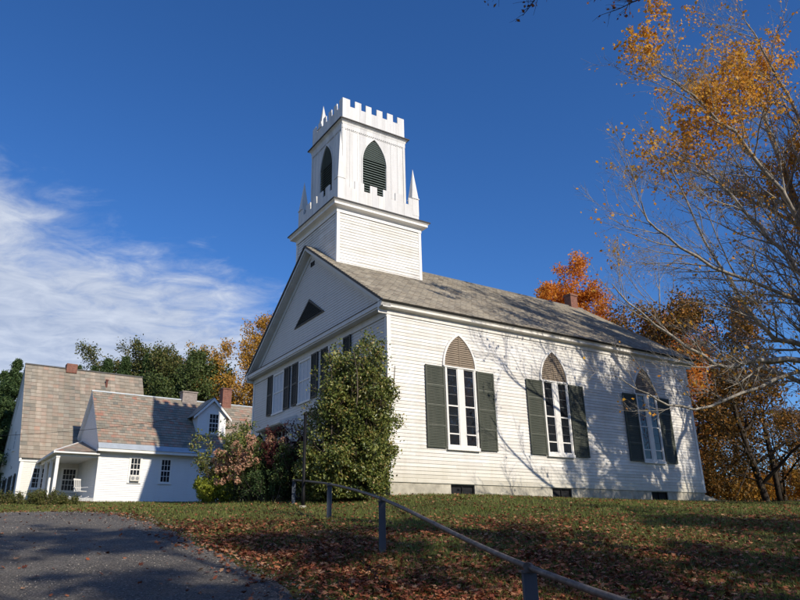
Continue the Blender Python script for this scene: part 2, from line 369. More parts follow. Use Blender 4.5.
EDGE = np.array([(1.4,-14),(.9,0),(.1,5),(-1.1,8.9),(-3.5,12.6),(-5.4,16),(-8.0,19.8),(-11.5,22.6),(-17,24.6),(-26,26),(-45,27)], float)
LEFT = np.array([(-9,-14),(-9.3,0),(-10,5),(-11.5,9),(-13.5,11.5),(-16,13.5),(-19,15),(-23,16.5),(-28,17.6),(-36,18.5),(-47,19)], float)
def smooth_line(P, n):
    t = np.r_[0, np.cumsum(np.linalg.norm(np.diff(P, axis=0), axis=1))]; t /= t[-1]
    # catmull-rom
    s = np.linspace(0, len(P) - 1, n); out = []
    for q in s:
        i = min(int(q), len(P) - 2); u = q - i
        p0, p1, p2, p3 = P[max(i-1, 0)], P[i], P[i+1], P[min(i+2, len(P)-1)]
        out.append(.5 * (2*p1 + (p2-p0)*u + (2*p0-5*p1+4*p2-p3)*u*u + (3*p1-p0-3*p2+p3)*u**3))
    return np.array(out)
ER = smooth_line(EDGE, 240); EL = smooth_line(LEFT, 240)
def signed_edge(x, y):
    """distance to the driveway's right edge, positive on the lawn"""
    q = np.c_[np.ravel(x), np.ravel(y)]; out = np.empty(len(q))
    T = np.gradient(ER, axis=0)
    for i in range(0, len(q), 20000):
        s = q[i:i+20000]; D = s[:, None] - ER[None]; d2 = (D ** 2).sum(2); k = d2.argmin(1)
        dv = D[np.arange(len(s)), k]; tt = T[k]; cr = tt[:, 0] * dv[:, 1] - tt[:, 1] * dv[:, 0]
        out[i:i+20000] = np.sqrt(d2[np.arange(len(s)), k]) * np.where(cr < 0, 1, -1)
    return out
def m_ground():
    m, t, b = nt('lawn_soil')
    a = noise(t, .35, 6, .6); r = ramp(t, [(.3, (.030, .045, .012)), (.5, (.055, .070, .020)), (.7, (.085, .075, .03))]); link(t, a, 'Fac', r, 'Fac')
    f = noise(t, 14, 8, .75); fr = ramp(t, [(.52, (0, 0, 0)), (.62, (1, 1, 1))]); link(t, f, 'Fac', fr, 'Fac')
    v = N(t, 'ShaderNodeTexVoronoi'); v.inputs['Scale'].default_value = 7; tc = N(t, 'ShaderNodeTexCoord'); link(t, tc, 'Object', v, 'Vector')
    lc = ramp(t, [(0, (.10, .035, .018)), (.4, (.20, .075, .03)), (.7, (.13, .06, .03)), (1, (.26, .13, .05))]); sp = N(t, 'ShaderNodeSeparateColor'); link(t, v, 'Color', sp, 0); link(t, sp, 0, lc, 'Fac')
    mu = N(t, 'ShaderNodeMath', operation='MULTIPLY'); link(t, fr, 'Color', mu, 0); mu.inputs[1].default_value = .6
    c = mixc(t, mu.outputs[0], r.outputs['Color'], lc.outputs['Color'])
    t.links.new(c, b.inputs['Base Color']); b.inputs['Roughness'].default_value = 1; b.inputs['Specular IOR Level'].default_value = .1
    bump(t, b, f.outputs['Fac'], .8, .05); return m
def m_asphalt():
    m, t, b = nt('worn_asphalt')
    a = noise(t, .5, 5); r = ramp(t, [(.3, (.085, .076, .066)), (.7, (.150, .136, .118))]); link(t, a, 'Fac', r, 'Fac')
    f = noise(t, 34, 7, .85); fr = ramp(t, [(.40, (.35,) * 3), (.53, (1,) * 3), (.66, (3.2,) * 3)]); link(t, f, 'Fac', fr, 'Fac')
    c = mixc(t, 1, r.outputs['Color'], fr.outputs['Color'], 'MULTIPLY')
    v = N(t, 'ShaderNodeTexVoronoi'); v.inputs['Scale'].default_value = 26; tc = N(t, 'ShaderNodeTexCoord'); link(t, tc, 'Object', v, 'Vector')
    vr = ramp(t, [(.04, (1, 1, 1)), (.10, (0, 0, 0))]); link(t, v, 'Distance', vr, 'Fac')
    vm = N(t, 'ShaderNodeMath', operation='MULTIPLY'); link(t, vr, 'Color', vm, 0); vm.inputs[1].default_value = .7
    c = mixc(t, vm.outputs[0], c, (.33, .31, .28))
    # cracks
    vc = N(t, 'ShaderNodeTexVoronoi', feature='DISTANCE_TO_EDGE'); vc.inputs['Scale'].default_value = .45
    wn = noise(t, 1.4, 5); ad = N(t, 'ShaderNodeVectorMath', operation='ADD'); link(t, tc, 'Object', ad, 0); link(t, wn, 'Color', ad, 1); link(t, ad, 0, vc, 'Vector')
    cr = ramp(t, [(0, (1, 1, 1)), (.012, (0, 0, 0))]); link(t, vc, 'Distance', cr, 'Fac')
    cm = N(t, 'ShaderNodeMath', operation='MULTIPLY'); link(t, cr, 'Color', cm, 0); cm.inputs[1].default_value = .35
    c = mixc(t, cm.outputs[0], c, (.015, .014, .013))
    t.links.new(c, b.inputs['Base Color']); b.inputs['Roughness'].default_value = .85; b.inputs['Specular IOR Level'].default_value = .3
    bump(t, b, f.outputs['Fac'], 1.0, .02); return m
def grid_axis(lo, hi, c0, c1, fine):
    a = list(np.arange(c0, c1 + 1e-6, fine)); s = fine; x = c0
    L = []
    while x > lo: s *= 1.25; x -= s; L.append(x)
    s = fine; x = c1; G = []
    while x < hi: s *= 1.25; x += s; G.append(x)
    return np.array(L[::-1] + a + G)
xs = grid_axis(-900, 900, -36, 36, .6); ys = grid_axis(-500, 1200, -14, 64, .6)
GX, GY = np.meshgrid(xs, ys); GZ = ground(GX, GY)
nx, ny = len(xs), len(ys); idx = np.arange(nx * ny).reshape(ny, nx)
Fg = np.stack([idx[:-1, :-1], idx[:-1, 1:], idx[1:, 1:], idx[1:, :-1]], -1).reshape(-1, 4)
g = mesh_np('ground', np.c_[GX.ravel(), GY.ravel(), GZ.ravel()], Fg, m_ground(), smooth=True); tag(g, kind='structure')
# driveway
K = 36; tt = np.linspace(0, 1, K)
wig = np.interp(np.arange(240), np.arange(0, 240, 3), R.normal(0, .07, 80))
Rr = ER + np.c_[wig, wig * .6]
Pd = EL[:, None] * (1 - tt)[None, :, None] + Rr[:, None] * tt[None, :, None]
zd = ground(Pd[..., 0], Pd[..., 1]) + .035; zd[:, -1] -= .05; zd[:, 0] -= .05
idx = np.arange(240 * K).reshape(240, K)
Fd = np.stack([idx[:-1, :-1], idx[:-1, 1:], idx[1:, 1:], idx[1:, :-1]], -1).reshape(-1, 4)
d_ = mesh_np('driveway', np.c_[Pd[..., 0].ravel(), Pd[..., 1].ravel(), zd.ravel()], Fd, m_asphalt(), smooth=True); tag(d_, kind='structure')

# ------------------------------------------------------------------ church
CX, CY, CZ, CPHI = -.492, 23.96, 2.054, .5797
W_, L_, H_ = 13.11, 17.62, 6.0
cphi, sphi = math.cos(CPHI), math.sin(CPHI)
def chw(u, v, z=0): return (CX + u * cphi - v * sphi, CY + u * sphi + v * cphi, CZ + z)
ZE, ZR, OV, OF = 6.42, 11.19, .30, .40
church = empty('church', (CX, CY, CZ), CPHI)
tag(church, 'white clapboard church with battlemented belfry, green shutters and pointed windows', 'church')
S = Fr((0, 0, 0), (1, 0, 0), (0, -1, 0))               # right side
F = Fr((0, 0, 0), (0, -1, 0), (-1, 0, 0))              # front, a = -v
B_ = Fr((L_, 0, 0), (0, 1, 0), (1, 0, 0))              # rear, a = v
T = Fr((0, W_, 0), (-1, 0, 0), (0, 1, 0))              # far side, a = -u
slope = (ZR - ZE) / (W_ / 2 + OV)
def gable(z, inset=0.0):
    h = (ZR - .18 - z) / slope
    return h - inset
# walls (one part each facade)
SWIN = [3.24, 8.27, 14.16]
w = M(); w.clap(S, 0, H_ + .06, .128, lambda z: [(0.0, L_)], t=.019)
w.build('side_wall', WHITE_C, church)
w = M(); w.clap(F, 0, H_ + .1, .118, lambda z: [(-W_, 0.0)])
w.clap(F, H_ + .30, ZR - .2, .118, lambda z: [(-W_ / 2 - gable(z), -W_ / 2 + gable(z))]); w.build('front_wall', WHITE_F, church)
w = M(); w.clap(B_, 0, ZR - .2, .118, lambda z: [(0, W_)] if z < ZE else [(W_ / 2 - gable(z), W_ / 2 + gable(z))]); w.build('rear_wall', WHITE_C, church)
w = M(); w.clap(T, 0, H_ + .06, .118, lambda z: [(-L_, 0)]); w.build('side_wall', WHITE_C, church)
# corner boards, water table
cb = M()
for (f, a0, a1) in ((S, -.03, .13), (S, L_ - .13, L_ + .03), (T, -.13, .03), (T, -L_ - .03, -L_ + .13)):
    cb.box(f, a0, a1, -.02, H_, -.02, .032)
for (f, a0, a1) in ((F, -.13, .028), (F, -W_ - .028, -W_ + .13), (B_, -.028, .13), (B_, W_ - .13, W_ + .028)):
    cb.box(f, a0, a1, -.022, H_, -.02, .030)
cb.build_each('corner_board', WHITE, church)
wt = M(); wt.box(S, -.035, L_ + .035, -.03, .10, 0, .04); wt.box(F, -W_ - .037, .037, -.03, .10, 0, .042)
wt.box(B_, 0, W_, -.03, .10, 0, .04); wt.box(T, -L_, 0, -.03, .10, 0, .04)
wt.box(S, .13, L_ - .13, .52, .535, .008, .022)
wt.build('water_table', WHITE_C, church)
fo = M()
VENTS = [(2.61, 3.70), (7.64, 8.72), (13.7, 14.83)]
cur = .04
for a0, a1 in VENTS:
    fo.box(S, cur, a0, -1.6, -.03, -.25, 0.0); fo.box(S, a0, a1, -1.6, -.50, -.25, 0.0); fo.box(S, a0, a1, -.06, -.03, -.25, -.01); cur = a1
fo.box(S, cur, L_ - .04, -1.6, -.03, -.25, 0)
fo.box(F, -W_ + .04, -.26, -1.6, -.032, -.24, -.002); fo.box(B_, .26, W_ - .04, -1.6, -.031, -.24, -.003); fo.box(T, -L_ + .26, -.26, -1.6, -.033, -.24, -.004)
fo.build('foundation', STONE, church)
for a0, a1 in VENTS:
    v = M(); v.box(S, a0, a1, -.50, -.06, -.20, -.10)
    vo = v.build('basement_window', DARK, church)
    m_ = M(); m_.box(S, a0, a1, -.5, -.47, -.10, -.05); m_.box(S, a0, a1, -.10, -.06, -.10, -.05); m_.box(S, a0, a0 + .04, -.47, -.1, -.10, -.05); m_.box(S, a1 - .04, a1, -.47, -.1, -.10, -.05)
    m_.box(S, (a0 + a1) / 2 - .02, (a0 + a1) / 2 + .02, -.47, -.1, -.10, -.06)
    m_.build('frame', BLACK, vo)
# interior blocker (dark core so nothing shows through)
# cornices along both sides
def side_cornice(f, a0, a1):
    c = M()
    prof = [(0, 5.98), (.05, 5.98), (.05, 6.14), (.10, 6.17), (.20, 6.19), (OV - .05, 6.20), (OV - .05, 6.28), (OV - .02, 6.31), (OV + .01, 6.36), (OV + .03, 6.42), (OV + .03, 6.44), (0, 6.62)]
    for i in range(len(prof) - 1):
        (d0, z0), (d1, z1) = prof[i], prof[i + 1]
        c.poly([f.p(a0, z0, d0), f.p(a1, z0, d0), f.p(a1, z1, d1), f.p(a0, z1, d1)])
    for a in (a0, a1): c.poly([f.p(a, z, d) for d, z in prof])
    return c
side_cornice(S, -OF, L_ + OF).build('cornice', TRIMC, church)
side_cornice(T, -L_ - OF, OF).build('cornice', TRIMC, church)
# front horizontal cornice (pediment base)
c = M(); A0, A1 = -W_ - OV + .02, OV - .02
c.box(F, -W_ - .01, .01, 5.90, 6.16, 0, .05)
c.box(F, A0, A1, 6.16, 6.22, 0, OF - .06); c.box(F, A0 - .0, A1 + .0, 6.22, 6.38, 0, OF - .02)
c.build('cornice', TRIMF, church)
c = M(); c.poly([F.p(A0, 6.384, OF), F.p(A1, 6.384, OF), F.p(A1, 6.52, 0), F.p(A0, 6.52, 0)]); c.box(F, A0, A1, 6.384, 6.41, OF - .03, OF)
c.build('flashing', DRIP, church)
# rake boards front and rear
def rake(f, c0, mat=TRIMC):
    r = M()
    for sg in (-1, 1):
        def rp(t, off): # along the slope, off = below roof plane
            return (c0 + sg * (W_ / 2 + OV - .02) * (1 - t), ZE + (ZR - ZE) * t - off)
        # wide frieze on the wall and projecting box
        for off0, off1, d0, d1 in ((.05, .22, 0, OF - .03), (.22, .27, 0, OF - .10), (.27, .52, 0, .05)):
            pts = [rp(0.0, off0), rp(1, off0), rp(1, off1), rp(0.0, off1)]
            if off0 > .2: 
                k = off1 / (ZR - ZE) if off0 > .25 else .03
                pts = [rp(k * .9, off0), rp(1, off0), rp(1, off1), rp(k * .9, off1)]
            r.prism(f, pts, d0, d1)
    return r
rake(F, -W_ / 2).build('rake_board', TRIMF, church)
rake(B_, W_ / 2).build('rake_board', TRIMC, church)
# roof: two slopes of lapped slate
sl = math.hypot(W_ / 2 + OV, ZR - ZE); cs, sn_ = (W_ / 2 + OV) / sl, (ZR - ZE) / sl
RS = Fr((0, -OV, ZE), (1, 0, 0), (0, -sn_, cs), Z=(0, cs, sn_))
RT = Fr((0, W_ + OV, ZE), (-1, 0, 0), (0, sn_, cs), Z=(0, -cs, sn_))
TU0, TU1, TV0, TV1 = .19, 4.72, 4.42, 8.70
roof = M()
roof.clap(RS, -.05, sl, .22, lambda z: [(-OF, L_ + OF)], t=.026, d=.02)
roof.clap(RT, -.05, sl, .22, lambda z: [(-L_ - OF, OF)], t=.016, d=.02)
roof = roof.build('roof', ROOF_C, church)
dk = M(); dk.box(RS, -OF - .02, L_ + OF + .02, -.06, sl - .03, -.06, .019); dk.box(RT, -L_ - OF - .02, OF + .02, -.06, sl - .03, -.06, .018)
dk.build('roof_deck', DRIP, roof)
rc = M(); rc.box(ID, TU1, L_ + OF, ZR - .03, ZR + .03, -W_ / 2 - .09, -W_ / 2 + .09); rc.build('ridge_cap', m_simple('ridge_metal', (.16, .15, .13), .6), roof)
ch = M(); ch.box(ID, 16.90, 17.45, ZR - .9, ZR + .62, -W_ / 2 - .26, -W_ / 2 + .26)
ch.box(ID, 16.86, 17.49, ZR + .62, ZR + .74, -W_ / 2 - .30, -W_ / 2 + .30)
ch.build('chimney', BRICK, roof)

# side windows with pointed louvre heads
def arch(c, w, h, zb, n=9, top=None):
    """pointed arch outline from left foot over apex to right foot"""
    r = (h * h + w * w) / (2 * w); pts = []
    ang = math.asin(min(1, h / r))
    for i in range(n + 1):
        a = ang * i / n; pts.append((c + (r - w) * 1 - r * math.cos(a), zb + r * math.sin(a)))
    right = [(2 * c - x, z) for x, z in pts[::-1]][1:]
    return pts + right
def arch_half(w, h, dz):
    r = (h * h + w * w) / (2 * w)
    if dz >= h: return 0
    return math.sqrt(max(0, r * r - dz * dz)) - (r - w)
def church_window(f, c, mat_h=TAN):
    f = Fr(f.p(0, 0, .014), f.U, f.N); zb, zt, za = 1.24, 4.27, 5.60; hw = .73
    fr = M()
    # casing around the lights
    fr.box(f, c - hw, c - hw + .075, zb, zt, 0, .075); fr.box(f, c + hw - .075, c + hw, zb, zt, 0, .075)
    fr.box(f, c - hw - .03, c + hw + .03, zb - .07, zb + .05, 0, .10); fr.box(f, c - hw - .05, c + hw + .05, zt, zt + .055, 0, .09)
    fr.box(f, c - .145, c + .145, zb + .05, zt, 0, .07)
    o = arch(c, hw + .08, za - zt + .06, zt + .05); i = arch(c, hw + .005, za - zt - .055, zt + .05)
    fr.band(f, o, i, 0, .07)
    root = fr.build('window', WHITE, church)
    lv = M()
    ap = arch(c, hw + .02, za - zt - .04, zt + .05); lv.prism(f, ap, .012, .022)
    z = zt + .075
    while z < za - .10:
        a_ = arch_half(hw, za - zt - .06, z - zt - .05) - .01
        if a_ > .05:
            for s0, s1 in ((c - a_, c - .018), (c + .018, c + a_)):
                lv.poly([f.p(s0, z, .055), f.p(s1, z, .055), f.p(s1, z + .075, .026), f.p(s0, z + .075, .026)])
                lv.poly([f.p(s0, z, .024), f.p(s1, z, .024), f.p(s1, z, .055), f.p(s0, z, .055)])
        z += .085
    lv.box(f, c - .018, c + .018, zt + .06, za - .05, .02, .062)
    lv.build('louver', mat_h, root)
    for s in (-1, 1):
        a0 = c - hw + .075 if s < 0 else c + .145; a1 = c - .145 if s < 0 else c + hw - .075
        p = M(); p.box(f, a0, a1, zb + .05, zt, .004, .018); po = p.build('pane', GLASS, root)
        mm = M(); Hh = zt - zb - .05
        mm.box(f, a0, a0 + .03, zb + .05, zt, .018, .045); mm.box(f, a1 - .03, a1, zb + .05, zt, .018, .045)
        mm.box(f, a0, a1, zt - .035, zt, .018, .046)
        for fr_, th in ((.49, .05), (.84, .045), (.985, .06)):
            mm.box(f, a0 + .03, a1 - .03, zt - fr_ * Hh - th / 2, zt - fr_ * Hh + th / 2, .018, .044)
        lb = M()
        for fr_ in (.10, .235, .345, .61, .73):
            lb.box(f, a0 + .06, a1 - .06, zt - fr_ * Hh - .007, zt - fr_ * Hh + .007, .018, .024)
        mm.build('muntin', WHITE, root); lb.build_each('glazing_bar', LEAD, root)
    return root
def shutter(f, c0, c1, z0, z1, mat, tilt=0.0, rails=(0, .25, .5, .75, 1), d=.05, parent=None):
    s = M(); w_ = c1 - c0
    g = Fr(f.p(c0, z0, d), f.U * math.cos(tilt) + f.N * math.sin(tilt), f.N * math.cos(tilt) - f.U * math.sin(tilt))
    hh = z1 - z0
    s.box(g, 0, .07, 0, hh, 0, .04); s.box(g, w_ - .07, w_, 0, hh, 0, .04)
    for r_ in rails:
        zc = .04 + r_ * (hh - .08); s.box(g, .07, w_ - .07, zc - .035, zc + .035, 0, .037)
    s.box(g, .06, w_ - .06, .02, hh - .02, .004, .012)
    z = .05
    while z < hh - .07:
        s.poly([g.p(.07, z, .034), g.p(w_ - .07, z, .034), g.p(w_ - .07, z + .045, .015), g.p(.07, z + .045, .015)])
        s.poly([g.p(.07, z, .014), g.p(w_ - .07, z, .014), g.p(w_ - .07, z, .034), g.p(.07, z, .034)]); z += .058
    o = s.build('shutter', mat, parent or church)
    # light scuffed rail edges
    e = M()
    for r_ in rails[1:-1]:
        zc = .04 + r_ * (hh - .08); e.box(g, .03, w_ - .03, zc + .036, zc + .046, .03, .043)
    e.build_each('rail_edge', m_rail, o)
    return o
m_rail = m_simple('worn_rail_paint', (.22, .22, .19), .7, var=.4)
for i, c in enumerate(SWIN):
    church_window(S, c)
    shutter(S, c - 1.64, c - .78, 1.22, 4.27, SHUT, random.uniform(0, .03))
    shutter(S, c + .78, c + 1.66, 1.22, 4.27, SHUT, random.uniform(-.03, 0), d=.06)
    church_window(T, -c); shutter(T, -c - 1.64, -c - .78, 1.22, 4.27, SHUT); shutter(T, -c + .78, -c + 1.64, 1.22, 4.27, SHUT)
# front windows
def front_window(c, z0=3.95, z1=5.88):
    hw = .66; fr = M()
    fr.box(F, c - hw, c - hw + .1, z0, z1, 0, .06); fr.box(F, c + hw - .1, c + hw, z0, z1, 0, .06); fr.box(F, c - hw - .02, c + hw + .02, z0 - .08, z0, 0, .09); fr.box(F, c - hw, c + hw, z1 - .1, z1, 0, .062)
    r = fr.build('window', WHITE, church)
    p = M(); p.box(F, c - hw + .1, c + hw - .1, z0, z1 - .1, .005, .02); p.build('pane', PALE, r)
    q = M(); zm = (z0 + z1) / 2
    q.box(F, c - hw + .1, c + hw - .1, zm - .025, zm + .025, .02, .05); q.box(F, c - .2, c - .17, z0, z1 - .1, .02, .04); q.box(F, c + .17, c + .2, z0, z1 - .1, .02, .04)
    q.build('muntin', WHITE, r)
for v in (9.80, 6.90, 3.97):
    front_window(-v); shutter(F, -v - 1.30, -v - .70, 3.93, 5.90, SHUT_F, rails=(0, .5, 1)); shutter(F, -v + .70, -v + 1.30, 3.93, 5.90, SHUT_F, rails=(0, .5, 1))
# triangular gable louvre and little twin vent
tl = M(); zc0, zc1 = 7.60, 8.64; cen = -6.66; hw = 1.55
tl.prism(F, [(cen - hw, zc0), (cen + hw, zc0), (cen, zc1)], .012, .022)
z = zc0 + .05
while z < zc1 - .1:
    a_ = hw * (1 - (z - zc0) / (zc1 - zc0)) - .12
    if a_ > .03:
        tl.poly([F.p(cen - a_, z, .06), F.p(cen + a_, z, .06), F.p(cen + a_, z + .06, .025), F.p(cen - a_, z + .06, .025)])
    z += .085
tl.build('gable_louver', SHUT_F, church)
tr_ = M(); o = [(cen - hw, zc0), (cen, zc1), (cen + hw, zc0)]; i_ = [(cen - hw + .16, zc0 + .05), (cen, zc1 - .12), (cen + hw - .16, zc0 + .05)]
tr_.band(F, o, i_, 0, .05, True); tr_.build('louver_trim', SHUT_F, church)
tv = M(); tv.box(F, -6.62, -6.46, 10.2, 10.42, .01, .03); tv.box(F, -6.40, -6.24, 10.2, 10.42, .01, .03); tv.build_each('gable_vent', DARK, church)
# front doors with hoods, transom and lantern
def front_door(c):
    d = M(); d.box(F, c - .85, c + .85, .0, 2.1, .02, .05)
    for a in (-.42, .42):
        for z0, z1 in ((.15, .9), (1.05, 1.95)): d.box(F, c + a - .3, c + a + .3, z0, z1, .05, .065)
    dr = d.build('door', m_simple('door_paint', (.5, .5, .48), .5, var=.1), church)
    k = M(); k.tube([F.p(c + .08, 1.05, .065), F.p(c + .08, 1.05, .12)], .03, 8); k.build('handle', BLACK, dr)
    s = M(); s.box(F, c - 1.15, c - .85, -.02, 3.0, 0, .10); s.box(F, c + .85, c + 1.15, -.02, 3.0, 0, .10); s.box(F, c - 1.25, c + 1.25, 2.12, 2.36, 0, .16); s.box(F, c - 1.3, c + 1.3, 2.36, 2.42, 0, .22)
    s.build('door_surround', WHITE, church)
    tr = M(); tr.box(F, c - .85, c + .85, 2.42, 2.95, .02, .04); to = tr.build('transom_window', GLASS, church)
    tm = M()
    for q in range(5): tm.box(F, c - .85 + q * .4125, c - .80 + q * .4125, 2.42, 2.95, .04, .07)
    tm.box(F, c - .85, c + .85, 2.67, 2.70, .04, .065); tm.build('muntin', WHITE, to)
    h = M(); h.prism(Fr(F.p(c - 1.45, 0, 0), F.N, F.U), [(0, 3.05), (.75, 3.05), (.80, 3.10), (.80, 3.18), (0, 3.50)], 0, 2.9)
    ho = h.build('door_hood', TRIMC, church)
    bk = M()
    for a in (c - 1.3, c + 1.2):
        bk.prism(Fr(F.p(a, 0, 0), F.N, F.U), [(0, 2.55), (.1, 2.6), (.55, 2.95), (.6, 3.05), (0, 3.05)], 0, .1)
    bk.build_each('bracket', WHITE, ho)
    st = M(); st.box(F, c - 1.4, c + 1.4, -.6, -.05, 0, 1.3); st.box(F, c - 1.4, c + 1.4, -.8, -.22, 1.3, 1.65); st.build('step', STONE, church)
front_door(-9.15); front_door(-3.96)
ln = M(); lp = F.p(-11.6, 2.55, .16)
ln.tube([F.p(-11.6, 2.75, 0), F.p(-11.6, 2.75, .16)], .02, 6)
ln.lathe(lp, [(.02, 0), (.10, .02), (.12, .06), (.15, .40), (.17, .44), (.03, .60), (.015, .68)], 8); ln.build('wall_lantern', BLACK, church)

# ---- tower
def tower_frames(u0, u1, v0, v1):
    return (Fr((u0, v0, 0), (1, 0, 0), (0, -1, 0)), u1 - u0), (Fr((u0, v1, 0), (0, -1, 0), (-1, 0, 0)), v1 - v0), (Fr((u1, v1, 0), (-1, 0, 0), (0, 1, 0)), u1 - u0), (Fr((u1, v0, 0), (0, 1, 0), (1, 0, 0)), v1 - v0)
TZ0, TZ1 = 8.4, 12.40
w = M(); cbm = M()
for k, (f, wd) in enumerate(tower_frames(TU0, TU1, TV0, TV1)):
    w.clap(f, TZ0, TZ1 + .1, .140, lambda z: [(0, wd)], t=.024)
    e = .002 * k
    cbm.box(f, -.034 + e, .12, TZ0, TZ1, -.01, .036 - e); cbm.box(f, wd - .12, wd + .034 - e, TZ0, TZ1, -.01, .035 - e)
w.build('tower_wall', WHITE_C, church); cbm.build_each('corner_board', WHITE, church)
def ring_cornice(u0, u1, v0, v1, prof, name, mat):
    """mitred moulding around a square: prof = list of (out, z)"""
    c = M()
    for i in range(len(prof) - 1):
        (d0, z0), (d1, z1) = prof[i], prof[i + 1]
        A = [(u0 - d0, v0 - d0, z0), (u1 + d0, v0 - d0, z0), (u1 + d0, v1 + d0, z0), (u0 - d0, v1 + d0, z0)]
        Bq = [(u0 - d1, v0 - d1, z1), (u1 + d1, v0 - d1, z1), (u1 + d1, v1 + d1, z1), (u0 - d1, v1 + d1, z1)]
        for k in range(4): c.poly([A[k], A[(k + 1) % 4], Bq[(k + 1) % 4], Bq[k]])
    return c.build(name, mat, church)
ring_cornice(TU0, TU1, TV0, TV1, [(0, 12.18), (.05, 12.18), (.05, 12.36), (.12, 12.42), (.26, 12.46), (.28, 12.46), (.28, 12.56), (.36, 12.64)], 'tower_cornice', WHITE)
ring_cornice(TU0, TU1, TV0, TV1, [(.36, 12.64), (.385, 12.645), (.385, 12.70), (-.3, 12.80), (-2.0, 12.82)], 'tower_ledge', DRIP)
def battlement(u0, u1, v0, v1, zb, zs, zt, edges, mat, name, th=.06):
    for k, (f, wd) in enumerate(tower_frames(u0, u1, v0, v1)):
        b = M(); i0 = 0 if k % 2 == 0 else th; i1 = wd if k % 2 == 0 else wd - th
        b.box(f, i0, i1, zb, zs, -th, 0)
        for e0, e1 in edges:
            a0, a1 = max(e0 * wd, i0), min(e1 * wd, i1)
            j = random.uniform(-.02, .02)
            b.box(f, a0, a1, zs, zt + j, -th, 0)
        # upright plank joints
        n = 11
        for q in range(1, n):
            a = wd * q / n + random.uniform(-.02, .02); b.box(f, a - .006, a + .006, zb, zs - .01, 0, .006)
        b.build(name, mat, church)
# lower battlement around the belfry foot
battlement(TU0 + .02, TU1 - .02, TV0 + .02, TV1 - .02, 12.66, 13.62, 14.02, [(0, .13), (.20, .31), (.385, .47), (.545, .63), (.70, .80), (.87, 1)], WHITE_T, 'lower_battlement')
# belfry walls: vertical boards, gothic louvred opening each side
BD = .465; BU0, BU1, BV0, BV1 = TU0 + BD, TU1 - BD, TV0 + BD, TV1 - BD
BZ0, BZ1 = 12.7, 17.36
GA_W, GA_ZB, GA_H, GA_Z0 = .68, 15.55, 1.42, 13.2
for k, (f, wd) in enumerate(tower_frames(BU0, BU1, BV0, BV1)):
    c = wd / 2 - (0.0)
    w = M(); i0 = 0 if k % 2 == 0 else .08; i1 = wd - i0
    zt = GA_ZB + GA_H
    w.box(f, i0, c - GA_W, BZ0, BZ1, -.08, 0); w.box(f, c + GA_W, i1, BZ0, BZ1, -.08, 0)
    ap = arch(c, GA_W, GA_H, GA_ZB, 10)
    for i in range(len(ap) - 1):
        (x0, z0), (x1, z1) = ap[i], ap[i + 1]
        w.poly([f.p(x0, z0, 0), f.p(x1, z1, 0), f.p(x1, BZ1, 0), f.p(x0, BZ1, 0)])
        w.poly([f.p(x0, z0, 0), f.p(x1, z1, 0), f.p(x1, z1, -.16), f.p(x0, z0, -.16)])
    w.box(f, c - GA_W - .001, c - GA_W + .02, GA_Z0, GA_ZB, -.16, -.001); w.box(f, c + GA_W - .02, c + GA_W + .001, GA_Z0, GA_ZB, -.16, -.001)
    # batten joints
    for q in (.12, .235, .345): 
        for a in (wd * q, wd * (1 - q)):
            if abs(a - c) > GA_W + .06: w.box(f, a - .028, a + .028, 13.0, 17.08, 0, .018)
    w.box(f, 0.02, .13, 12.8, 17.1, 0, .026); w.box(f, wd - .13, wd - .02, 12.8, 17.1, 0, .026)
    w.box(f, 0.0, wd, 17.08, BZ1, .0, .032)
    # thin shadow line tabs under the frieze
    for q in np.arange(.16, wd - .1, .115): w.box(f, q, q + .05, 17.02, 17.08, 0, .03)
    wo = w.build('belfry_wall', WHITE_T, church)
    bo_, bi_ = arch(c, GA_W + .07, GA_H + .10, GA_ZB, 10), arch(c, GA_W - .005, GA_H - .01, GA_ZB, 10)
    t_ = M(); t_.band(f, [(c - GA_W - .07, GA_Z0)] + bo_ + [(c + GA_W + .07, GA_Z0)], [(c - GA_W, GA_Z0)] + bi_ + [(c + GA_W, GA_Z0)], 0, .022); t_.build('arch_trim', WHITE_T, wo)
    lv = M(); z = GA_Z0
    while z < zt - .1:
        a_ = GA_W - .02 if z < GA_ZB else arch_half(GA_W, GA_H, z - GA_ZB) - .02
        if a_ > .05:
            lv.poly([f.p(c - a_, z, -.02), f.p(c + a_, z, -.02), f.p(c + a_, z + .10, -.12), f.p(c - a_, z + .10, -.12)])
            lv.box(f, c - a_, c + a_, z - .018, z, -.05, -.018)
        z += .135 if z < 15.75 else .075
    lv.build('louver', BGREEN, wo)
bk = M(); bk.box(ID, BU0 + .2, BU1 - .2, BZ0, BZ1, -BV1 + .2, -BV0 - .2); bk.build('belfry_core', DARK, church)
ring_cornice(BU0, BU1, BV0, BV1, [(.032, 17.30), (.05, 17.36), (.05, 17.40), (.11, 17.47), (.15, 17.50)], 'belfry_cornice', WHITE_T)
ring_cornice(BU0, BU1, BV0, BV1, [(.15, 17.50), (.19, 17.505), (.19, 17.56), (-.3, 17.62), (-1.6, 17.64)], 'belfry_ledge', DRIP)
battlement(BU0 + .0, BU1 - .0, BV0 + .0, BV1 - .0, 17.57, 18.42, 18.82, [(0, .115), (.193, .292), (.365, .456), (.541, .637), (.715, .812), (.888, 1)], WHITE_T, 'upper_battlement')
def pinnacle(u, v, zb, zt, w0=.20, zbase=None):
    p = M()
    if zbase: p.box(ID, u - w0, u + w0, zbase, zb, -v - w0, -v + w0); p.box(ID, u - w0 - .03, u + w0 + .03, zb, zb + .05, -v - w0 - .03, -v + w0 + .03); zb += .05
    q = [(u - w0, v - w0, zb), (u + w0, v - w0, zb), (u + w0, v + w0, zb), (u - w0, v + w0, zb)]
    ap = (u + random.uniform(-.02, .02), v, zt)
    for k in range(4): p.poly([q[k], q[(k + 1) % 4], ap])
    return p.build('pinnacle', WHITE_T, church)
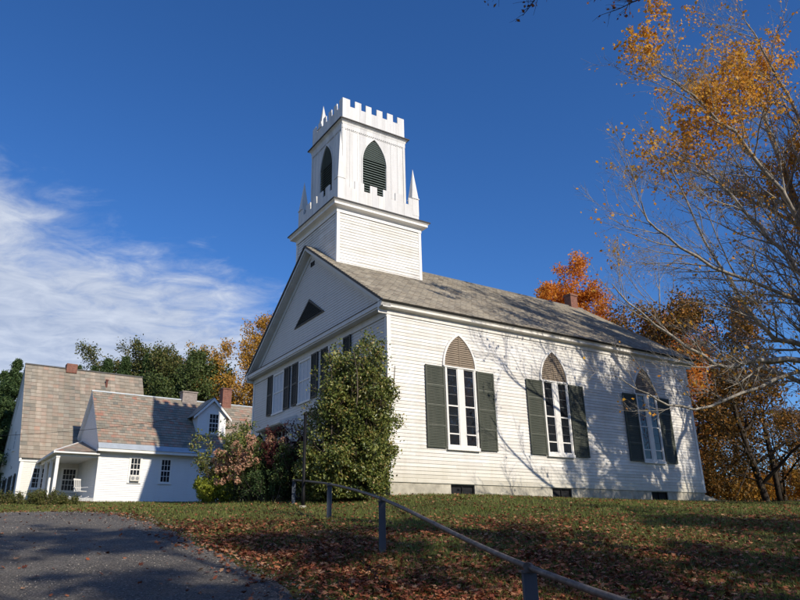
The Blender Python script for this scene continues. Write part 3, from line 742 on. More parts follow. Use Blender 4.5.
pinnacle(TU1 - .2, TV0 + .2, 14.02, 15.80, .19, 13.1)
pinnacle(TU0 + .2, TV0 + .2, 14.02, 16.65, .17, 13.1)
pinnacle(TU0 + .2, TV1 - .2, 14.02, 15.75, .19, 13.1)
pinnacle(TU1 - .2, TV1 - .2, 14.02, 15.75, .19, 13.1)
pinnacle(BU0 + .20, BV1 - .80, 18.45, 19.95, .21, 17.7)
# bulkhead at the rear corner
bh = M(); bh.prism(Fr((L_ + .05, 0, 0), (1, 0, 0), (0, -1, 0)), [(0, -1.2), (1.9, -1.2), (1.9, -.42), (.3, -.05), (0, -.05)], -1.7, -.35); bh.build('cellar_bulkhead', STONE, church)

# ------------------------------------------------------------------ farmhouse and wing
HX, HY, HZ, HP = -17.734, 40.478, 2.755, .638
ch_, sh_ = math.cos(HP), math.sin(HP)
def hw_(a, b, z=0): return (HX + a * ch_ - b * sh_, HY + a * sh_ + b * ch_, HZ + z)
wing = empty('house_wing', (HX, HY, HZ), HP)
tag(wing, 'low white wing with gabled dormer, slate roof and porch beside the tall house', 'house')
house = empty('farmhouse', (HX, HY, HZ), HP)
tag(house, 'tall white house at far left with very steep tan and pink slate roof', 'house')
AD = 3.14; AR = 6.86; AL = 15.0; AE = 3.2
FW = Fr((0, 0, 0), (1, 0, 0), (0, -1, 0))
GW = Fr((0, 0, 0), (0, -1, 0), (-1, 0, 0))
asl = (AR - AE) / (AD + .25)
w = M(); w.clap(FW, -.5, 2.72, .12, lambda z: [(0, AL)], t=.018)
wf = w.build('front_wall', WHITE_H, wing)
w = M(); w.clap(GW, -.5, AR - .15, .11, lambda z: [(-2 * AD, 0)] if z < 2.9 else [(-AD - (AR - .1 - z) / asl, -AD + (AR - .1 - z) / asl)]); w.build('gable_wall', WHITE_H, wing)
w = M(); w.box(Fr((0, 2 * AD, 0), (-1, 0, 0), (0, 1, 0)), -AL, 0, -.5, 2.8, -.1, 0); w.prism(Fr((AL, 0, 0), (0, 1, 0), (1, 0, 0)), [(0, -.5), (2 * AD, -.5), (2 * AD, 2.9), (AD, AR - .1), (0, 2.9)], -.1, 0); w.build('rear_wall', WHITE_C, wing)
c = M(); c.box(FW, -.03, .11, -.5, 2.68, -.01, .03); c.box(GW, -.11, .028, -.5, 2.68, -.01, .028); c.build_each('corner_board', WHITE, wing)
c = M(); c.box(FW, -.2, AL, 2.70, 2.86, 0, .48); c.box(FW, -.18, AL, 2.60, 2.70, 0, .05)
c.build('eave_board', WHITE, wing)
asln = math.hypot(AD + .25, AR - AE)
ac, as_ = (AD + .25) / asln, (AR - AE) / asln
RA = Fr((0, -.25, AE), (1, 0, 0), (0, -as_, ac), Z=(0, ac, as_)); RA2 = Fr((0, 2 * AD + .25, AE), (-1, 0, 0), (0, as_, ac), Z=(0, -ac, as_))
r = M(); r.clap(RA, 0, asln, .25, lambda z: [(-.2, AL)], t=.02, d=.02); r.clap(RA2, 0, asln, .25, lambda z: [(-AL, .2)], t=.02, d=.02)
r2 = M(); r2.box(RA, -.2, AL, -.0, asln - .02, -.07, .018); r2.box(RA2, -AL, .2, 0, asln - .02, -.07, .017)
aroof = r.build('roof', ROOF_A, wing); r2.build('roof_deck', WHITE, aroof)
r = M(); r.box(ID, -.22, AL, AR - .02, AR + .05, -AD - .10, -AD + .10); r.build('ridge_cap', APRON, aroof)
r = M(); r.poly([(-.2, -.52, 2.875), (AL, -.52, 2.875), (AL, -.24, 3.235), (-.2, -.24, 3.235)]); r.poly([(-.2, -.52, 2.862), (AL, -.52, 2.862), (AL, -.52, 2.875), (-.2, -.52, 2.875)]); r.poly([(-.2, -.52, 2.862), (-.2, -.52, 2.875), (-.2, -.24, 3.235), (-.2, 0, 2.862)])
r.build('eave_flashing', APRON, aroof)
rk = M(); rk.prism(GW, [(-AD, AR - .04), (.25, AE - .0), (.25, AE - .22), (-AD, AR - .27)], 0, .17); rk.prism(GW, [(-AD, AR - .04), (-2 * AD - .25, AE), (-2 * AD - .25, AE - .22), (-AD, AR - .27)], 0, .165); rk.build('rake_board', WHITE, wing)
def sash(f, a0, a1, z0, z1, parent, cols=3, rows=4, ac_unit=False, glass=None):
    fr = M(); t_ = .09
    fr.box(f, a0 - t_, a0, z0 - .02, z1 + t_, 0, .05); fr.box(f, a1, a1 + t_, z0 - .02, z1 + t_, 0, .05); fr.box(f, a0, a1, z1, z1 + t_, 0, .052); fr.box(f, a0 - t_ - .02, a1 + t_ + .02, z0 - .10, z0 - .02, 0, .08)
    fr.box(f, a0, a1, z0 - .02, z0 + .05, 0, .045)
    w_ = fr.build('window', WHITE, parent)
    p = M(); p.box(f, a0, a1, z0 + .03, z1, .003, .021); p.build('pane', glass or GLASS, w_)
    m_ = M()
    for q in range(1, cols): a = a0 + (a1 - a0) * q / cols; m_.box(f, a - .012, a + .012, z0 + .05, z1, .021, .03)
    for q in range(1, rows):
        z = z0 + .05 + (z1 - z0 - .05) * q / rows; h = .03 if q == rows // 2 else .012
        m_.box(f, a0, a1, z - h, z + h, .021, .034 if q == rows // 2 else .032)
    m_.box(f, a0, a0 + .03, z0 + .05, z1, .021, .036); m_.box(f, a1 - .03, a1, z0 + .05, z1, .021, .036)
    m_.build('muntin', WHITE, w_); return w_
wa = sash(FW, 1.82, 2.40, 1.07, 2.42, wing)
acu = M(); acu.box(FW, 1.84, 2.38, 1.09, 1.42, .03, .24); au = acu.build('fan_unit', m_simple('cream_plastic', (.6, .58, .52), .5, var=.05), wa)
ag = M()
for cx_ in (1.98, 2.24):
    ag.tube([FW.p(cx_, 1.25, .235), FW.p(cx_, 1.25, .25)], .10, 16)
ag.build('fan_grille', m_simple('grey_plastic', (.25, .25, .25), .5), au)
sash(FW, 3.64, 4.22, 1.07, 2.42, wing); sash(FW, 9.2, 9.8, 1.07, 2.42, wing)
# dormer
D0, D1, DB = 5.93, 7.88, .70
DF = Fr((0, DB, 0), (1, 0, 0), (0, -1, 0)); dc = (D0 + D1) / 2
zbase = AE + (DB + .25) * asl
dw = M(); dw.clap(DF, zbase, 5.62, .11, lambda z: [(D0, D1)]); dw.clap(DF, 5.62, 6.55, .11, lambda z: [(dc - (6.62 - z) * 1.02, dc + (6.62 - z) * 1.02)])
for x_ in (D0, D1):
    dw.poly([(x_, DB, zbase), (x_, DB, 5.62), (x_, (5.62 - AE) / asl - .25, 5.62)])
dor = dw.build('dormer', WHITE_H, wing)
dr_ = M()
for sg in (-1, 1):
    e0 = (dc + sg * 1.28, 5.42); 
    ye = (5.42 - AE) / asl - .25; yr = (6.74 - AE) / asl - .25
    a = (e0[0], DB - .22, e0[1]); b = (dc, DB - .22, 6.74); c2 = (dc, yr + .1, 6.74); d2 = (e0[0], ye + .1, e0[1])
    pts = [a, b, c2, d2]; uvs = [(DB, 0), (DB, 1.8), (yr, 1.8), (ye, 0)]
    dr_.poly(pts, uvs); dn = [(p[0], p[1], p[2] - .05) for p in pts]; dr_.poly(dn[::-1], uvs)
    dr_.poly([a, d2, dn[3], dn[0]]); dr_.poly([a, b, dn[1], dn[0]])
dr_.build('dormer_roof', ROOF_C, dor)
dt = M()
DF2 = Fr((0, DB, 0), (1, 0, 0), (0, -1, 0))
for sg in (-1, 1):
    dt.prism(DF2, [(dc, 6.685), (dc + sg * 1.29, 5.355), (dc + sg * 1.29, 5.20), (dc, 6.48)], .19, .23)
dt.build('dormer_rake', WHITE, dor)
ws = sash(DF2, 6.72, 7.36, zbase + .18, 5.62, wing); 
# chimneys on the wing
cm = M(); cm.box(ID, 5.55, 6.55, AR - .4, AR + .52, -AD - .3, -AD + .3); cm.box(ID, 5.5, 6.6, AR + .52, AR + .6, -AD - .35, -AD + .35); cm.build('chimney', BRICK_W, aroof)
cm = M(); cm.box(ID, 8.4, 9.05, AR - .4, AR + 1.05, -AD - .3, -AD + .3); cm.box(ID, 8.35, 9.1, AR + 1.05, AR + 1.13, -AD - .35, -AD + .35); cm.build('chimney', BRICK, aroof)
lm = M(); lm.lathe(FW.p(6.2, 2.0, .15), [(.02, 0), (.08, .03), (.11, .25), (.13, .28), (.03, .38)], 8); lm.tube([FW.p(6.2, 2.2, 0), FW.p(6.2, 2.2, .1)], .02, 6); lm.build('wall_lantern', BLACK, wing)
# tall house
BX0, BX1, BY0, BHD = -3.50, 4.35, 5.0, 3.77
BE, BRZ = 2.685, 9.41
Hf = Fr((0, BY0, 0), (1, 0, 0), (0, -1, 0)); Hg = Fr((BX0 + .16, BY0, 0), (0, -1, 0), (-1, 0, 0))
bsl = (BRZ - BE) / (BHD + .2)
w = M(); w.clap(Hf, -.4, 2.8, .11, lambda z: [(BX0 + .16, BX1 - .16)]); w.build('front_wall', m_paint('cream_clapboard', (.70, .68, .61), amount=.3), house)
w = M(); w.clap(Hg, -.8, BRZ - .2, .11, lambda z: [(-2 * BHD, 0)] if z < 2.8 else [(-BHD - (BRZ - .12 - z) / bsl, -BHD + (BRZ - .12 - z) / bsl)]); w.build('gable_wall', WHITE_H, house)
w = M(); w.prism(Fr((BX1 - .16, BY0, 0), (0, 1, 0), (1, 0, 0)), [(0, -.5), (2 * BHD, -.5), (2 * BHD, 2.8), (BHD, BRZ - .15), (0, 2.8)], -.1, 0); w.box(Fr((0, BY0 + 2 * BHD, 0), (-1, 0, 0), (0, 1, 0)), -BX1 + .16, -BX0 - .16, -.5, 2.5, -.1, 0); w.build('rear_wall', WHITE_C, house)
c = M(); c.box(Hf, BX0 + .13, BX0 + .32, -.5, 2.6, -.01, .03); c.box(Hg, -.16, .028, -.5, 2.6, -.01, .028); c.box(Hf, BX0 + .1, BX1, 2.50, 2.70, 0, .06); c.build_each('corner_board', WHITE, house)
bsn = math.hypot(BHD + .2, BRZ - BE); bc, bs = (BHD + .2) / bsn, (BRZ - BE) / bsn
RB = Fr((0, BY0 - .2, BE), (1, 0, 0), (0, -bs, bc), Z=(0, bc, bs)); RB2 = Fr((0, BY0 + 2 * BHD + .2, BE), (-1, 0, 0), (0, bs, bc), Z=(0, -bc, bs))
r = M(); r.clap(RB, 0, bsn, .31, lambda z: [(BX0, BX1)], t=.022, d=.02); r.clap(RB2, 0, bsn, .31, lambda z: [(-BX1, -BX0)], t=.022, d=.02); broof = r.build('roof', ROOF_B, house)
r = M(); r.box(RB, BX0 + .01, BX1 - .01, 0, bsn - .02, -.08, .018); r.box(RB2, -BX1 + .01, -BX0 - .01, 0, bsn - .02, -.08, .017); r.build('roof_deck', m_simple('weathered_board', (.35, .34, .32), .8), broof)
r = M(); r.box(ID, BX0 - .02, BX1 + .02, BRZ - .02, BRZ + .06, -BY0 - BHD - .1, -BY0 - BHD + .1); r.build('ridge_cap', m_simple('dark_ridge', (.09, .085, .08), .7), broof)
cm = M(); cm.box(ID, -.95, -.25, BRZ - .3, BRZ + .34, -BY0 - BHD - .3, -BY0 - BHD + .3); cm.build('chimney', BRICK, broof)
vp = M(); vp.tube([(1.75, BY0 + 3.1, 7.9), (1.75, BY0 + 3.1, 8.75)], .07, 10); vp.tube([(1.75, BY0 + 3.1, 8.72), (1.75, BY0 + 3.1, 8.82)], .10, 10); vp.build('vent_pipe', m_simple('rust_pipe', (.14, .05, .035), .7), broof)
sash(Hf, -2.58, -1.86, .92, 2.10, house); sash(Hf, -.88, -.12, .80, 2.12, house, cols=4)
for a in (-1.7, -3.9, -6.2): 
    sash(Hg, a - .35, a + .35, .5, 1.75, house)
    shutter(Hg, a - .85, a - .46, .45, 1.85, SHUT_F, parent=house, rails=(0, .5, 1)); shutter(Hg, a + .46, a + .85, .45, 1.85, SHUT_F, parent=house, rails=(0, .5, 1))
sash(Hg, -BHD - .3, -BHD + .3, 3.6, 4.8, house)
rk = M(); rk.prism(Fr((BX0 + .16, BY0, 0), (0, -1, 0), (-1, 0, 0)), [(-BHD, BRZ - .06), (.2, BE - .02), (.2, BE - .2), (-BHD, BRZ - .34)], 0, .12); rk.prism(Fr((BX0 + .16, BY0, 0), (0, -1, 0), (-1, 0, 0)), [(-BHD, BRZ - .06), (-2 * BHD - .2, BE - .02), (-2 * BHD - .2, BE - .2), (-BHD, BRZ - .34)], 0, .118); rk.build('rake_board', WHITE, house)
# porch (part of the wing)
PX = -2.2
p = M(); p.box(FW, PX, -.03, -.5, .10, -4.97, -.02); p.build('porch_floor', m_simple('porch_boards', (.42, .42, .41), .7), wing)
p = M()
p.box(FW, PX - .05, -.03, 2.35, 2.55, -.13, -.02); p.box(Fr((PX, 0, 0), (0, -1, 0), (-1, 0, 0)), -4.97, -.03, 2.28, 2.51, -.10, .02)
p.build('porch_beam', WHITE, wing)
for (a, b, tk) in ((PX + .03, .1, .17), (PX + .03, 1.75, .14), (PX + .03, 3.3, .14), (PX + .03, 4.8, .14)):
    q = M(); q.box(FW, a - tk / 2, a + tk / 2, .10, 2.36, -b - tk / 2, -b + tk / 2); q.box(FW, a - tk / 2 - .03, a + tk / 2 + .03, .10, .2, -b - tk / 2 - .03, -b + tk / 2 + .03); q.box(FW, a - tk / 2 - .02, a + tk / 2 + .02, 2.26, 2.345, -b - tk / 2 - .02, -b + tk / 2 + .02)
    q.build('porch_post', WHITE, wing)
pr = M(); Z1, Z2, Z3 = 2.62, 3.15, 2.42
A_ = (PX - .25, -.25, Z1 - .02); Bb = (-.02, -.25, Z1 + .03); Cc = (-.02, 4.95, 3.90); Dd = (PX - .25, 4.95, 2.52)
pr.poly([A_, Bb, Cc], [(0, 0), (2.4, 0), (2.4, 2)]); pr.poly([A_, Cc, Dd], [(0, 0), (2, 2.4), (2, 0)])
pro = pr.build('porch_roof', ROOF_A, wing)
pf = M(); pf.box(FW, PX - .25, -.02, 2.50, Z1 - .03, .20, .25); pf.beam((PX - .25, -.25, 2.54), (PX - .25, 4.95, 2.45), .06, .12); pf.beam((PX - .22, -.22, 2.62), (-.03, 4.92, 3.90), .10, .05); pf.box(FW, PX - .2, -.03, 2.48, 2.50, -4.95, .2)
pf.build('porch_fascia', WHITE, pro)


# rocking chair on the porch
rc = empty('rocking_chair', hw_(-.62, .75, .10), HP + .5)
tag(rc, 'white wooden rocking chair on the shaded porch of the low wing', 'chair')
q = M(); q.box(ID, -.25, .25, .38, .41, -.25, .25); q.build('seat', WHITE, rc)
q = M()
for i in range(5): q.beam((-.2 + i * .1, .22, .40), (-.2 + i * .1, .36, 1.08), .035, .02, up=(0, 1, 0))
q.beam((-.25, .36, 1.08), (.25, .36, 1.08), .03, .08); q.beam((-.25, .25, .6), (.25, .25, .6), .03, .03); q.build('backrest', WHITE, rc)
for sx in (-.25, .25):
    q = M(); q.tube([(sx, -.45 + .1 * i, .03 + .0035 * (i - 4.5) ** 2) for i in range(11)], .022, 6); q.build('rocker', WHITE, rc)
    for sy in (-.2, .2): q = M(); q.beam((sx, sy, .04), (sx, sy, .62 if sy < 0 else .5), .04); q.build('leg', WHITE, rc)
    q = M(); q.beam((sx, -.27, .63), (sx, .28, .63), .06, .025); q.build('armrest', WHITE, rc)

# ------------------------------------------------------------------ handrail, lamp post, wire
hr = empty('handrail', (-.35, 11.8, gz(-.35, 11.8)))
tag(hr, 'weathered grey pipe handrail on square wooden posts climbing the leaf strewn bank', 'handrail')
hb = np.array(hr.location)
WOODP = m_paint('weathered_post', (.065, .078, .10), dirt=(.03, .03, .03), amount=.6, rough=.8)
PIPE = m_simple('grey_pipe', (.11, .095, .085), .55, metal=.3, var=.6, scale=9, bmp=.3)
posts = [(-3.42, 22.0, .68), (-1.82, 17.3, .76), (-.36, 11.6, .80), (1.03, 6.15, .80), (2.2, 1.4, .78), (3.4, -3.2, .8)]
tops = []
for x, y, h in posts:
    z = gz(x, y); q = M(); q.box(Fr((x - hb[0], y - hb[1], z - hb[2]), (1, 0, 0), (0, -1, 0)), -.055, .055, -.3, h, -.055, .055); q.build('post', WOODP, hr, bevel=.008)
    q = M(); q.box(Fr((x - hb[0], y - hb[1], z - hb[2]), (1, 0, 0), (0, -1, 0)), -.075, .075, h - .012, h + .006, -.075, .075); q.tube([(x - hb[0] - .02, y - hb[1] - .055, z + h + .035 - hb[2]), (x - hb[0] + .02, y - hb[1] + .055, z + h + .030 - hb[2])], .036, 10); q.build('bracket', PIPE, hr)
    tops.append(np.array((x - hb[0], y - hb[1], z + h + .03 - hb[2])))
q = M(); pp = smooth_line(np.array(tops), 60); q.tube(list(pp), .027, 10); q.build('rail', PIPE, hr, smooth=True)
q = M(); st_ = tops[0]; q.tube([st_ + (0, 0, .0), st_ + (-.05, .12, -.12), st_ + (-.05, .14, -.75)], .034, 8); q.build('end_return', PIPE, hr, smooth=True)

lpx, lpy = -2.90, 20.4; lz = gz(lpx, lpy)
lp_ = empty('sign_post', (lpx, lpy, lz)); tag(lp_, 'slim black post standing before the burgundy bush near the top of the handrail', 'post')
q = M(); q.lathe((0, 0, -.1), [(.055, 0), (.055, .5), (.048, .55), (.046, 2.75)], 12); q.build('pole', BLACK, lp_, smooth=True)
q = M(); q.lathe((0, 0, 2.64), [(.06, 0), (.062, .03), (.045, .07), (.02, .11)], 12); q.build('cap', BLACK, lp_)
q = M(); q.box(Fr((0, 0, 0), (1, 0, 0), (0, -1, 0)), -.09, .09, -.1, .05, -.09, .09); q.build('base', STONE, lp_)

# ------------------------------------------------------------------ vegetation engines
def reseed(loc):
    global R
    R = np.random.default_rng(int(abs(loc[0]) * 100 + abs(loc[1]) * 1000 + 3))
def norm(v): return v / np.maximum(np.linalg.norm(v, axis=-1, keepdims=True), 1e-9)
def tubes(P, Rr, k):
    """P (B,n,3), Rr (B,n) -> V, F quads"""
    B, n, _ = P.shape
    Tn = np.gradient(P, axis=1); Tn = norm(Tn)
    ref = norm(R.normal(size=(B, 1, 3))); X = norm(np.cross(Tn, np.broadcast_to(ref, Tn.shape))); Y = np.cross(Tn, X)
    a = np.arange(k) * 2 * np.pi / k
    V = P[:, :, None] + Rr[:, :, None, None] * (X[:, :, None] * np.cos(a)[None, None, :, None] + Y[:, :, None] * np.sin(a)[None, None, :, None])
    idx = np.arange(B * n * k).reshape(B, n, k); nxt = np.roll(idx, -1, 2)
    Fq = np.stack([idx[:, :-1], nxt[:, :-1], nxt[:, 1:], idx[:, 1:]], -1).reshape(-1, 4)
    return V.reshape(-1, 3), Fq
def branch(S, D, L, R0, n=6, wander=.12, up=.0, tip=.25):
    B = len(S); P = np.empty((B, n, 3)); P[:, 0] = S; d = norm(D)
    for i in range(1, n):
        d = norm(d + R.normal(0, wander, (B, 3)) + np.array((0, 0, up)))
        P[:, i] = P[:, i - 1] + d * (L / (n - 1))[:, None]
    rr = R0[:, None] * np.linspace(1, tip, n)[None]
    return P, rr
def children(P, rr, Lp, k, ratio=.55, ang=(35, 60), t0=.25, rscale=.6, up=.1, flat=0.0, Lmin=.0):
    B, n, _ = P.shape
    t = t0 + (1 - t0) * (np.arange(k)[None] + R.uniform(0, 1, (B, k))) / k
    f = t * (n - 1); i = np.minimum(f.astype(int), n - 2); u = (f - i)[..., None]
    bi = np.arange(B)[:, None]
    S = P[bi, i] * (1 - u) + P[bi, i + 1] * u
    tan = norm(P[bi, i + 1] - P[bi, i]); r = rr[bi, i] * (1 - u[..., 0]) + rr[bi, i + 1] * u[..., 0]
    ax = R.normal(size=tan.shape); ax[..., 2] *= (1 - flat)
    side = norm(ax - (ax * tan).sum(-1, keepdims=True) * tan)
    th = np.radians(R.uniform(ang[0], ang[1], t.shape))[..., None]
    D = norm(tan * np.cos(th) + side * np.sin(th) + np.array((0, 0, up)))
    L = np.maximum(Lp[:, None] * ratio * (1.15 - .6 * t) * R.uniform(.65, 1.25, t.shape), Lmin)
    return S.reshape(-1, 3), D.reshape(-1, 3), L.ravel(), (r * rscale).ravel()
class Wood:
    def __init__(s): s.V = []; s.F = []; s.n = 0
    def add(s, P, rr, k):
        V, Fq = tubes(P, rr, k); s.V.append(V); s.F.append(Fq + s.n); s.n += len(V)
    def build(s, name, mat, parent=None): return mesh_np(name, np.concatenate(s.V), np.concatenate(s.F), mat, parent, smooth=True)
def leaves_mesh(C, size, name, mat, parent, aspect=.62, droop=None, fold=True, sizevar=.35, nrm=None, extra_var=None):
    n = len(C); s = size * R.uniform(1 - sizevar, 1 + sizevar, n)[:, None]
    a = norm(R.normal(size=(n, 3)) + (np.array(droop) if droop is not None else 0)); b = R.normal(size=(n, 3))
    if nrm is not None: b = np.cross(a, norm(nrm + R.normal(0, .5, (n, 3))))
    b = norm(b - (b * a).sum(1, keepdims=True) * a); c = np.cross(a, b)
    p0 = C - a * s * .5; p2 = C + a * s * .5
    p1 = C + b * s * aspect * .5 + c * s * .12 - a * s * .08; p3 = C - b * s * aspect * .5 + c * s * .12 - a * s * .08
    V = np.stack([p0, p1, p2, p3], 1).reshape(-1, 3)
    i = np.arange(n) * 4
    Fq = np.stack([np.c_[i, i + 1, i + 2], np.c_[i, i + 2, i + 3]], 1).reshape(-1, 3)
    v = R.uniform(0, 1, n) if extra_var is None else np.clip(extra_var + R.normal(0, .18, n), 0, 1)
    return mesh_np(name, V, Fq, mat, parent, var=np.repeat(v, 2))
def along(P, per, jitter):
    """random points along branches"""
    B, n, _ = P.shape; t = R.uniform(.15, 1, (B, per)) * (n - 1); i = np.minimum(t.astype(int), n - 2); u = (t - i)[..., None]
    bi = np.arange(B)[:, None]; S = P[bi, i] * (1 - u) + P[bi, i + 1] * u
    return (S + R.normal(0, jitter, S.shape)).reshape(-1, 3)

def make_tree(name, loc, trunk_h, trunk_r, height, spread, bark, leafm=None, leaves=30000, leaf=.16, limbs=9, l2=6, l3=6, l4=4, up=.25, t0=.3, ang=(35, 65), keep=None, parent_rz=0, jit=.12, twig_k=3, label=None, cat='tree', group=None, lean=(0, 0)):
    root = empty(name, loc, parent_rz); reseed(loc)
    wd = Wood()
    P, rr = branch(np.array([[0, 0, -.3]]), np.array([[lean[0], lean[1], 1.]]), np.array([height * .92]), np.array([trunk_r]), 14, .045, .05, .10)
    wd.add(P, rr, 10)
    S, D, L, r0 = children(P, rr, np.array([height]), limbs, spread / height, ang, t0, .62, up)
    P1, r1 = branch(S, D, L, r0, 8, .10, .03, .2); wd.add(P1, r1, 6)
    S, D, L, r0 = children(P1, r1, L, l2, .52, (28, 60), .2, .6, .06); P2, r2 = branch(S, D, L, r0, 6, .13, .02, .25); wd.add(P2, r2, 4)
    S, D, L, r0 = children(P2, r2, L, l3, .52, (28, 60), .2, .62, .04); P3, r3 = branch(S, D, L, np.maximum(r0, .006), 5, .15, .0, .35); wd.add(P3, r3, 3)
    tips = P3
    if l4:
        S, D, L, r0 = children(P3, r3, L, l4, .55, (25, 55), .2, .7, .02); P4, r4 = branch(S, D, L, np.maximum(r0, .004), 3, .15, 0, .5); wd.add(P4, r4, 3); tips = P4
    wd.build('trunk', bark, root)
    if leafm is not None:
        per = max(1, leaves // len(tips)); C = along(tips, per, jit)
        if keep is not None: C = C[keep(C)]
        if len(C) > leaves: C = C[R.choice(len(C), leaves, False)]
        leaves_mesh(C, leaf, 'crown', leafm, root, droop=(0, 0, -.4))
    tag(root, label, cat, group)
    return root
def make_conifer(name, loc, height, spread, bark, mat, n=42000, leaf=.21, label=None, group=None):
    root = empty(name, loc); wd = Wood(); reseed(loc)
    P, rr = branch(np.array([[0, 0, -.3]]), np.array([[0, 0, 1.]]), np.array([height]), np.array([height * .016]), 12, .012, .05, .08); wd.add(P, rr, 8)
    K = 170; t = np.sort(R.uniform(.12, .99, K)); z = t * height; az = R.uniform(0, 2 * np.pi, K)
    L = spread * (1 - t) ** 1.15 * 1.25 * R.uniform(.55, 1.2, K) + .06
    S = np.stack([np.interp(z, P[0, :, 2], P[0, :, 0]), np.interp(z, P[0, :, 2], P[0, :, 1]), z], 1)
    D = np.stack([np.cos(az), np.sin(az), R.uniform(-.1, .35, K)], 1); P1, r1 = branch(S, D, L, np.full(K, .03), 6, .06, -.02, .3); wd.add(P1, r1, 4)
    S, D, L2, r0 = children(P1, r1, L, 9, .45, (35, 65), .15, .5, .0, flat=.8); P2, r2 = branch(S, D, L2, r0, 4, .1, .02, .4); wd.add(P2, r2, 3)
    wd.build('trunk', bark, root)
    C = along(P2, max(1, n // len(P2)), .11); C2 = along(P1, 40, .10)
    leaves_mesh(np.r_[C, C2], leaf, 'crown', mat, root, aspect=.30)
    tag(root, label, 'tree', group); return root
def make_bush(name, loc, height, spread, mat,  n=14000, leaf=.07, stems=16, label=None, cat='bush', bark=BARK_B, rx=1.0, keep=None, jit=.05, ang=22, flowers=None, group=None, l2=9, l3=6, skirt=0, ratio2=.36):
    root = empty(name, loc); wd = Wood(); stems += skirt; reseed(loc)
    az = R.uniform(0, 2 * np.pi, stems); tl = R.uniform(.05, 1, stems) * rad(ang) * 1.6
    low = np.arange(stems) < skirt; tl = np.where(low, R.uniform(.5, 1.0, stems), tl)
    D = np.stack([np.sin(tl) * np.cos(az) * rx, np.sin(tl) * np.sin(az), np.cos(tl)], 1)
    S = np.stack([np.cos(az) * .22 * spread * rx, np.sin(az) * .18 * spread, np.full(stems, -.1)], 1)
    L = height * np.where(low, R.uniform(.22, .42, stems), R.uniform(.72, 1.03, stems)); P1, r1 = branch(S, D, L, np.full(stems, .012 + .008 * height), 8, .07, .03, .25)
    if keep is not None: k_ = keep(P1[:, -1] * np.array((.97, .97, 1))) ; P1, r1, L = P1[k_], r1[k_], L[k_]
    wd.add(P1, r1, 5)
    S, D, L2, r0 = children(P1, r1, L, l2, ratio2, (30, 70), .12, .5, .1); P2, r2 = branch(S, D, L2, r0, 5, .12, .05, .3)
    if keep is not None: k_ = keep(P2[:, -1]); P2, r2, L2 = P2[k_], r2[k_], L2[k_]
    wd.add(P2, r2, 3)
    S, D, L3, r0 = children(P2, r2, L2, l3, .5, (30, 70), .15, .6, .05); P3, r3 = branch(S, D, L3, np.maximum(r0, .003), 3, .12, .03, .5)
    if keep is not None: k_ = keep(P3[:, -1]); P3, r3 = P3[k_], r3[k_]
    wd.add(P3, r3, 3)
    wd.build('stem', bark, root)
    C = along(P3, max(1, n // len(P3)), jit)
    C = C[C[:, 2] > .02]
    if keep is not None: C = C[keep(C)]
    leaves_mesh(C, leaf, 'foliage', mat, root, aspect=.6, droop=(0, 0, -.25))
    if flowers:
        fm, cnt, rad_f, pet = flowers
        tips = P3[:, -1]; tips = tips[tips[:, 2] > height * .30]; outer = np.argsort(-(np.abs(tips[:, 0]) / spread + tips[:, 2] / height - tips[:, 1] / spread * .9))[:cnt * 2]
        pick = tips[R.choice(outer, min(cnt, len(outer)), False)]
        off = norm(R.normal(size=(len(pick), 70, 3))) * rad_f * R.uniform(.6, 1, (len(pick), 70, 1)) * np.array((1, 1, 1.15))
        Cf = (pick[:, None] + off).reshape(-1, 3); leaves_mesh(Cf, pet, 'blossom', fm, root, aspect=.9)
    tag(root, label, cat, group); return root

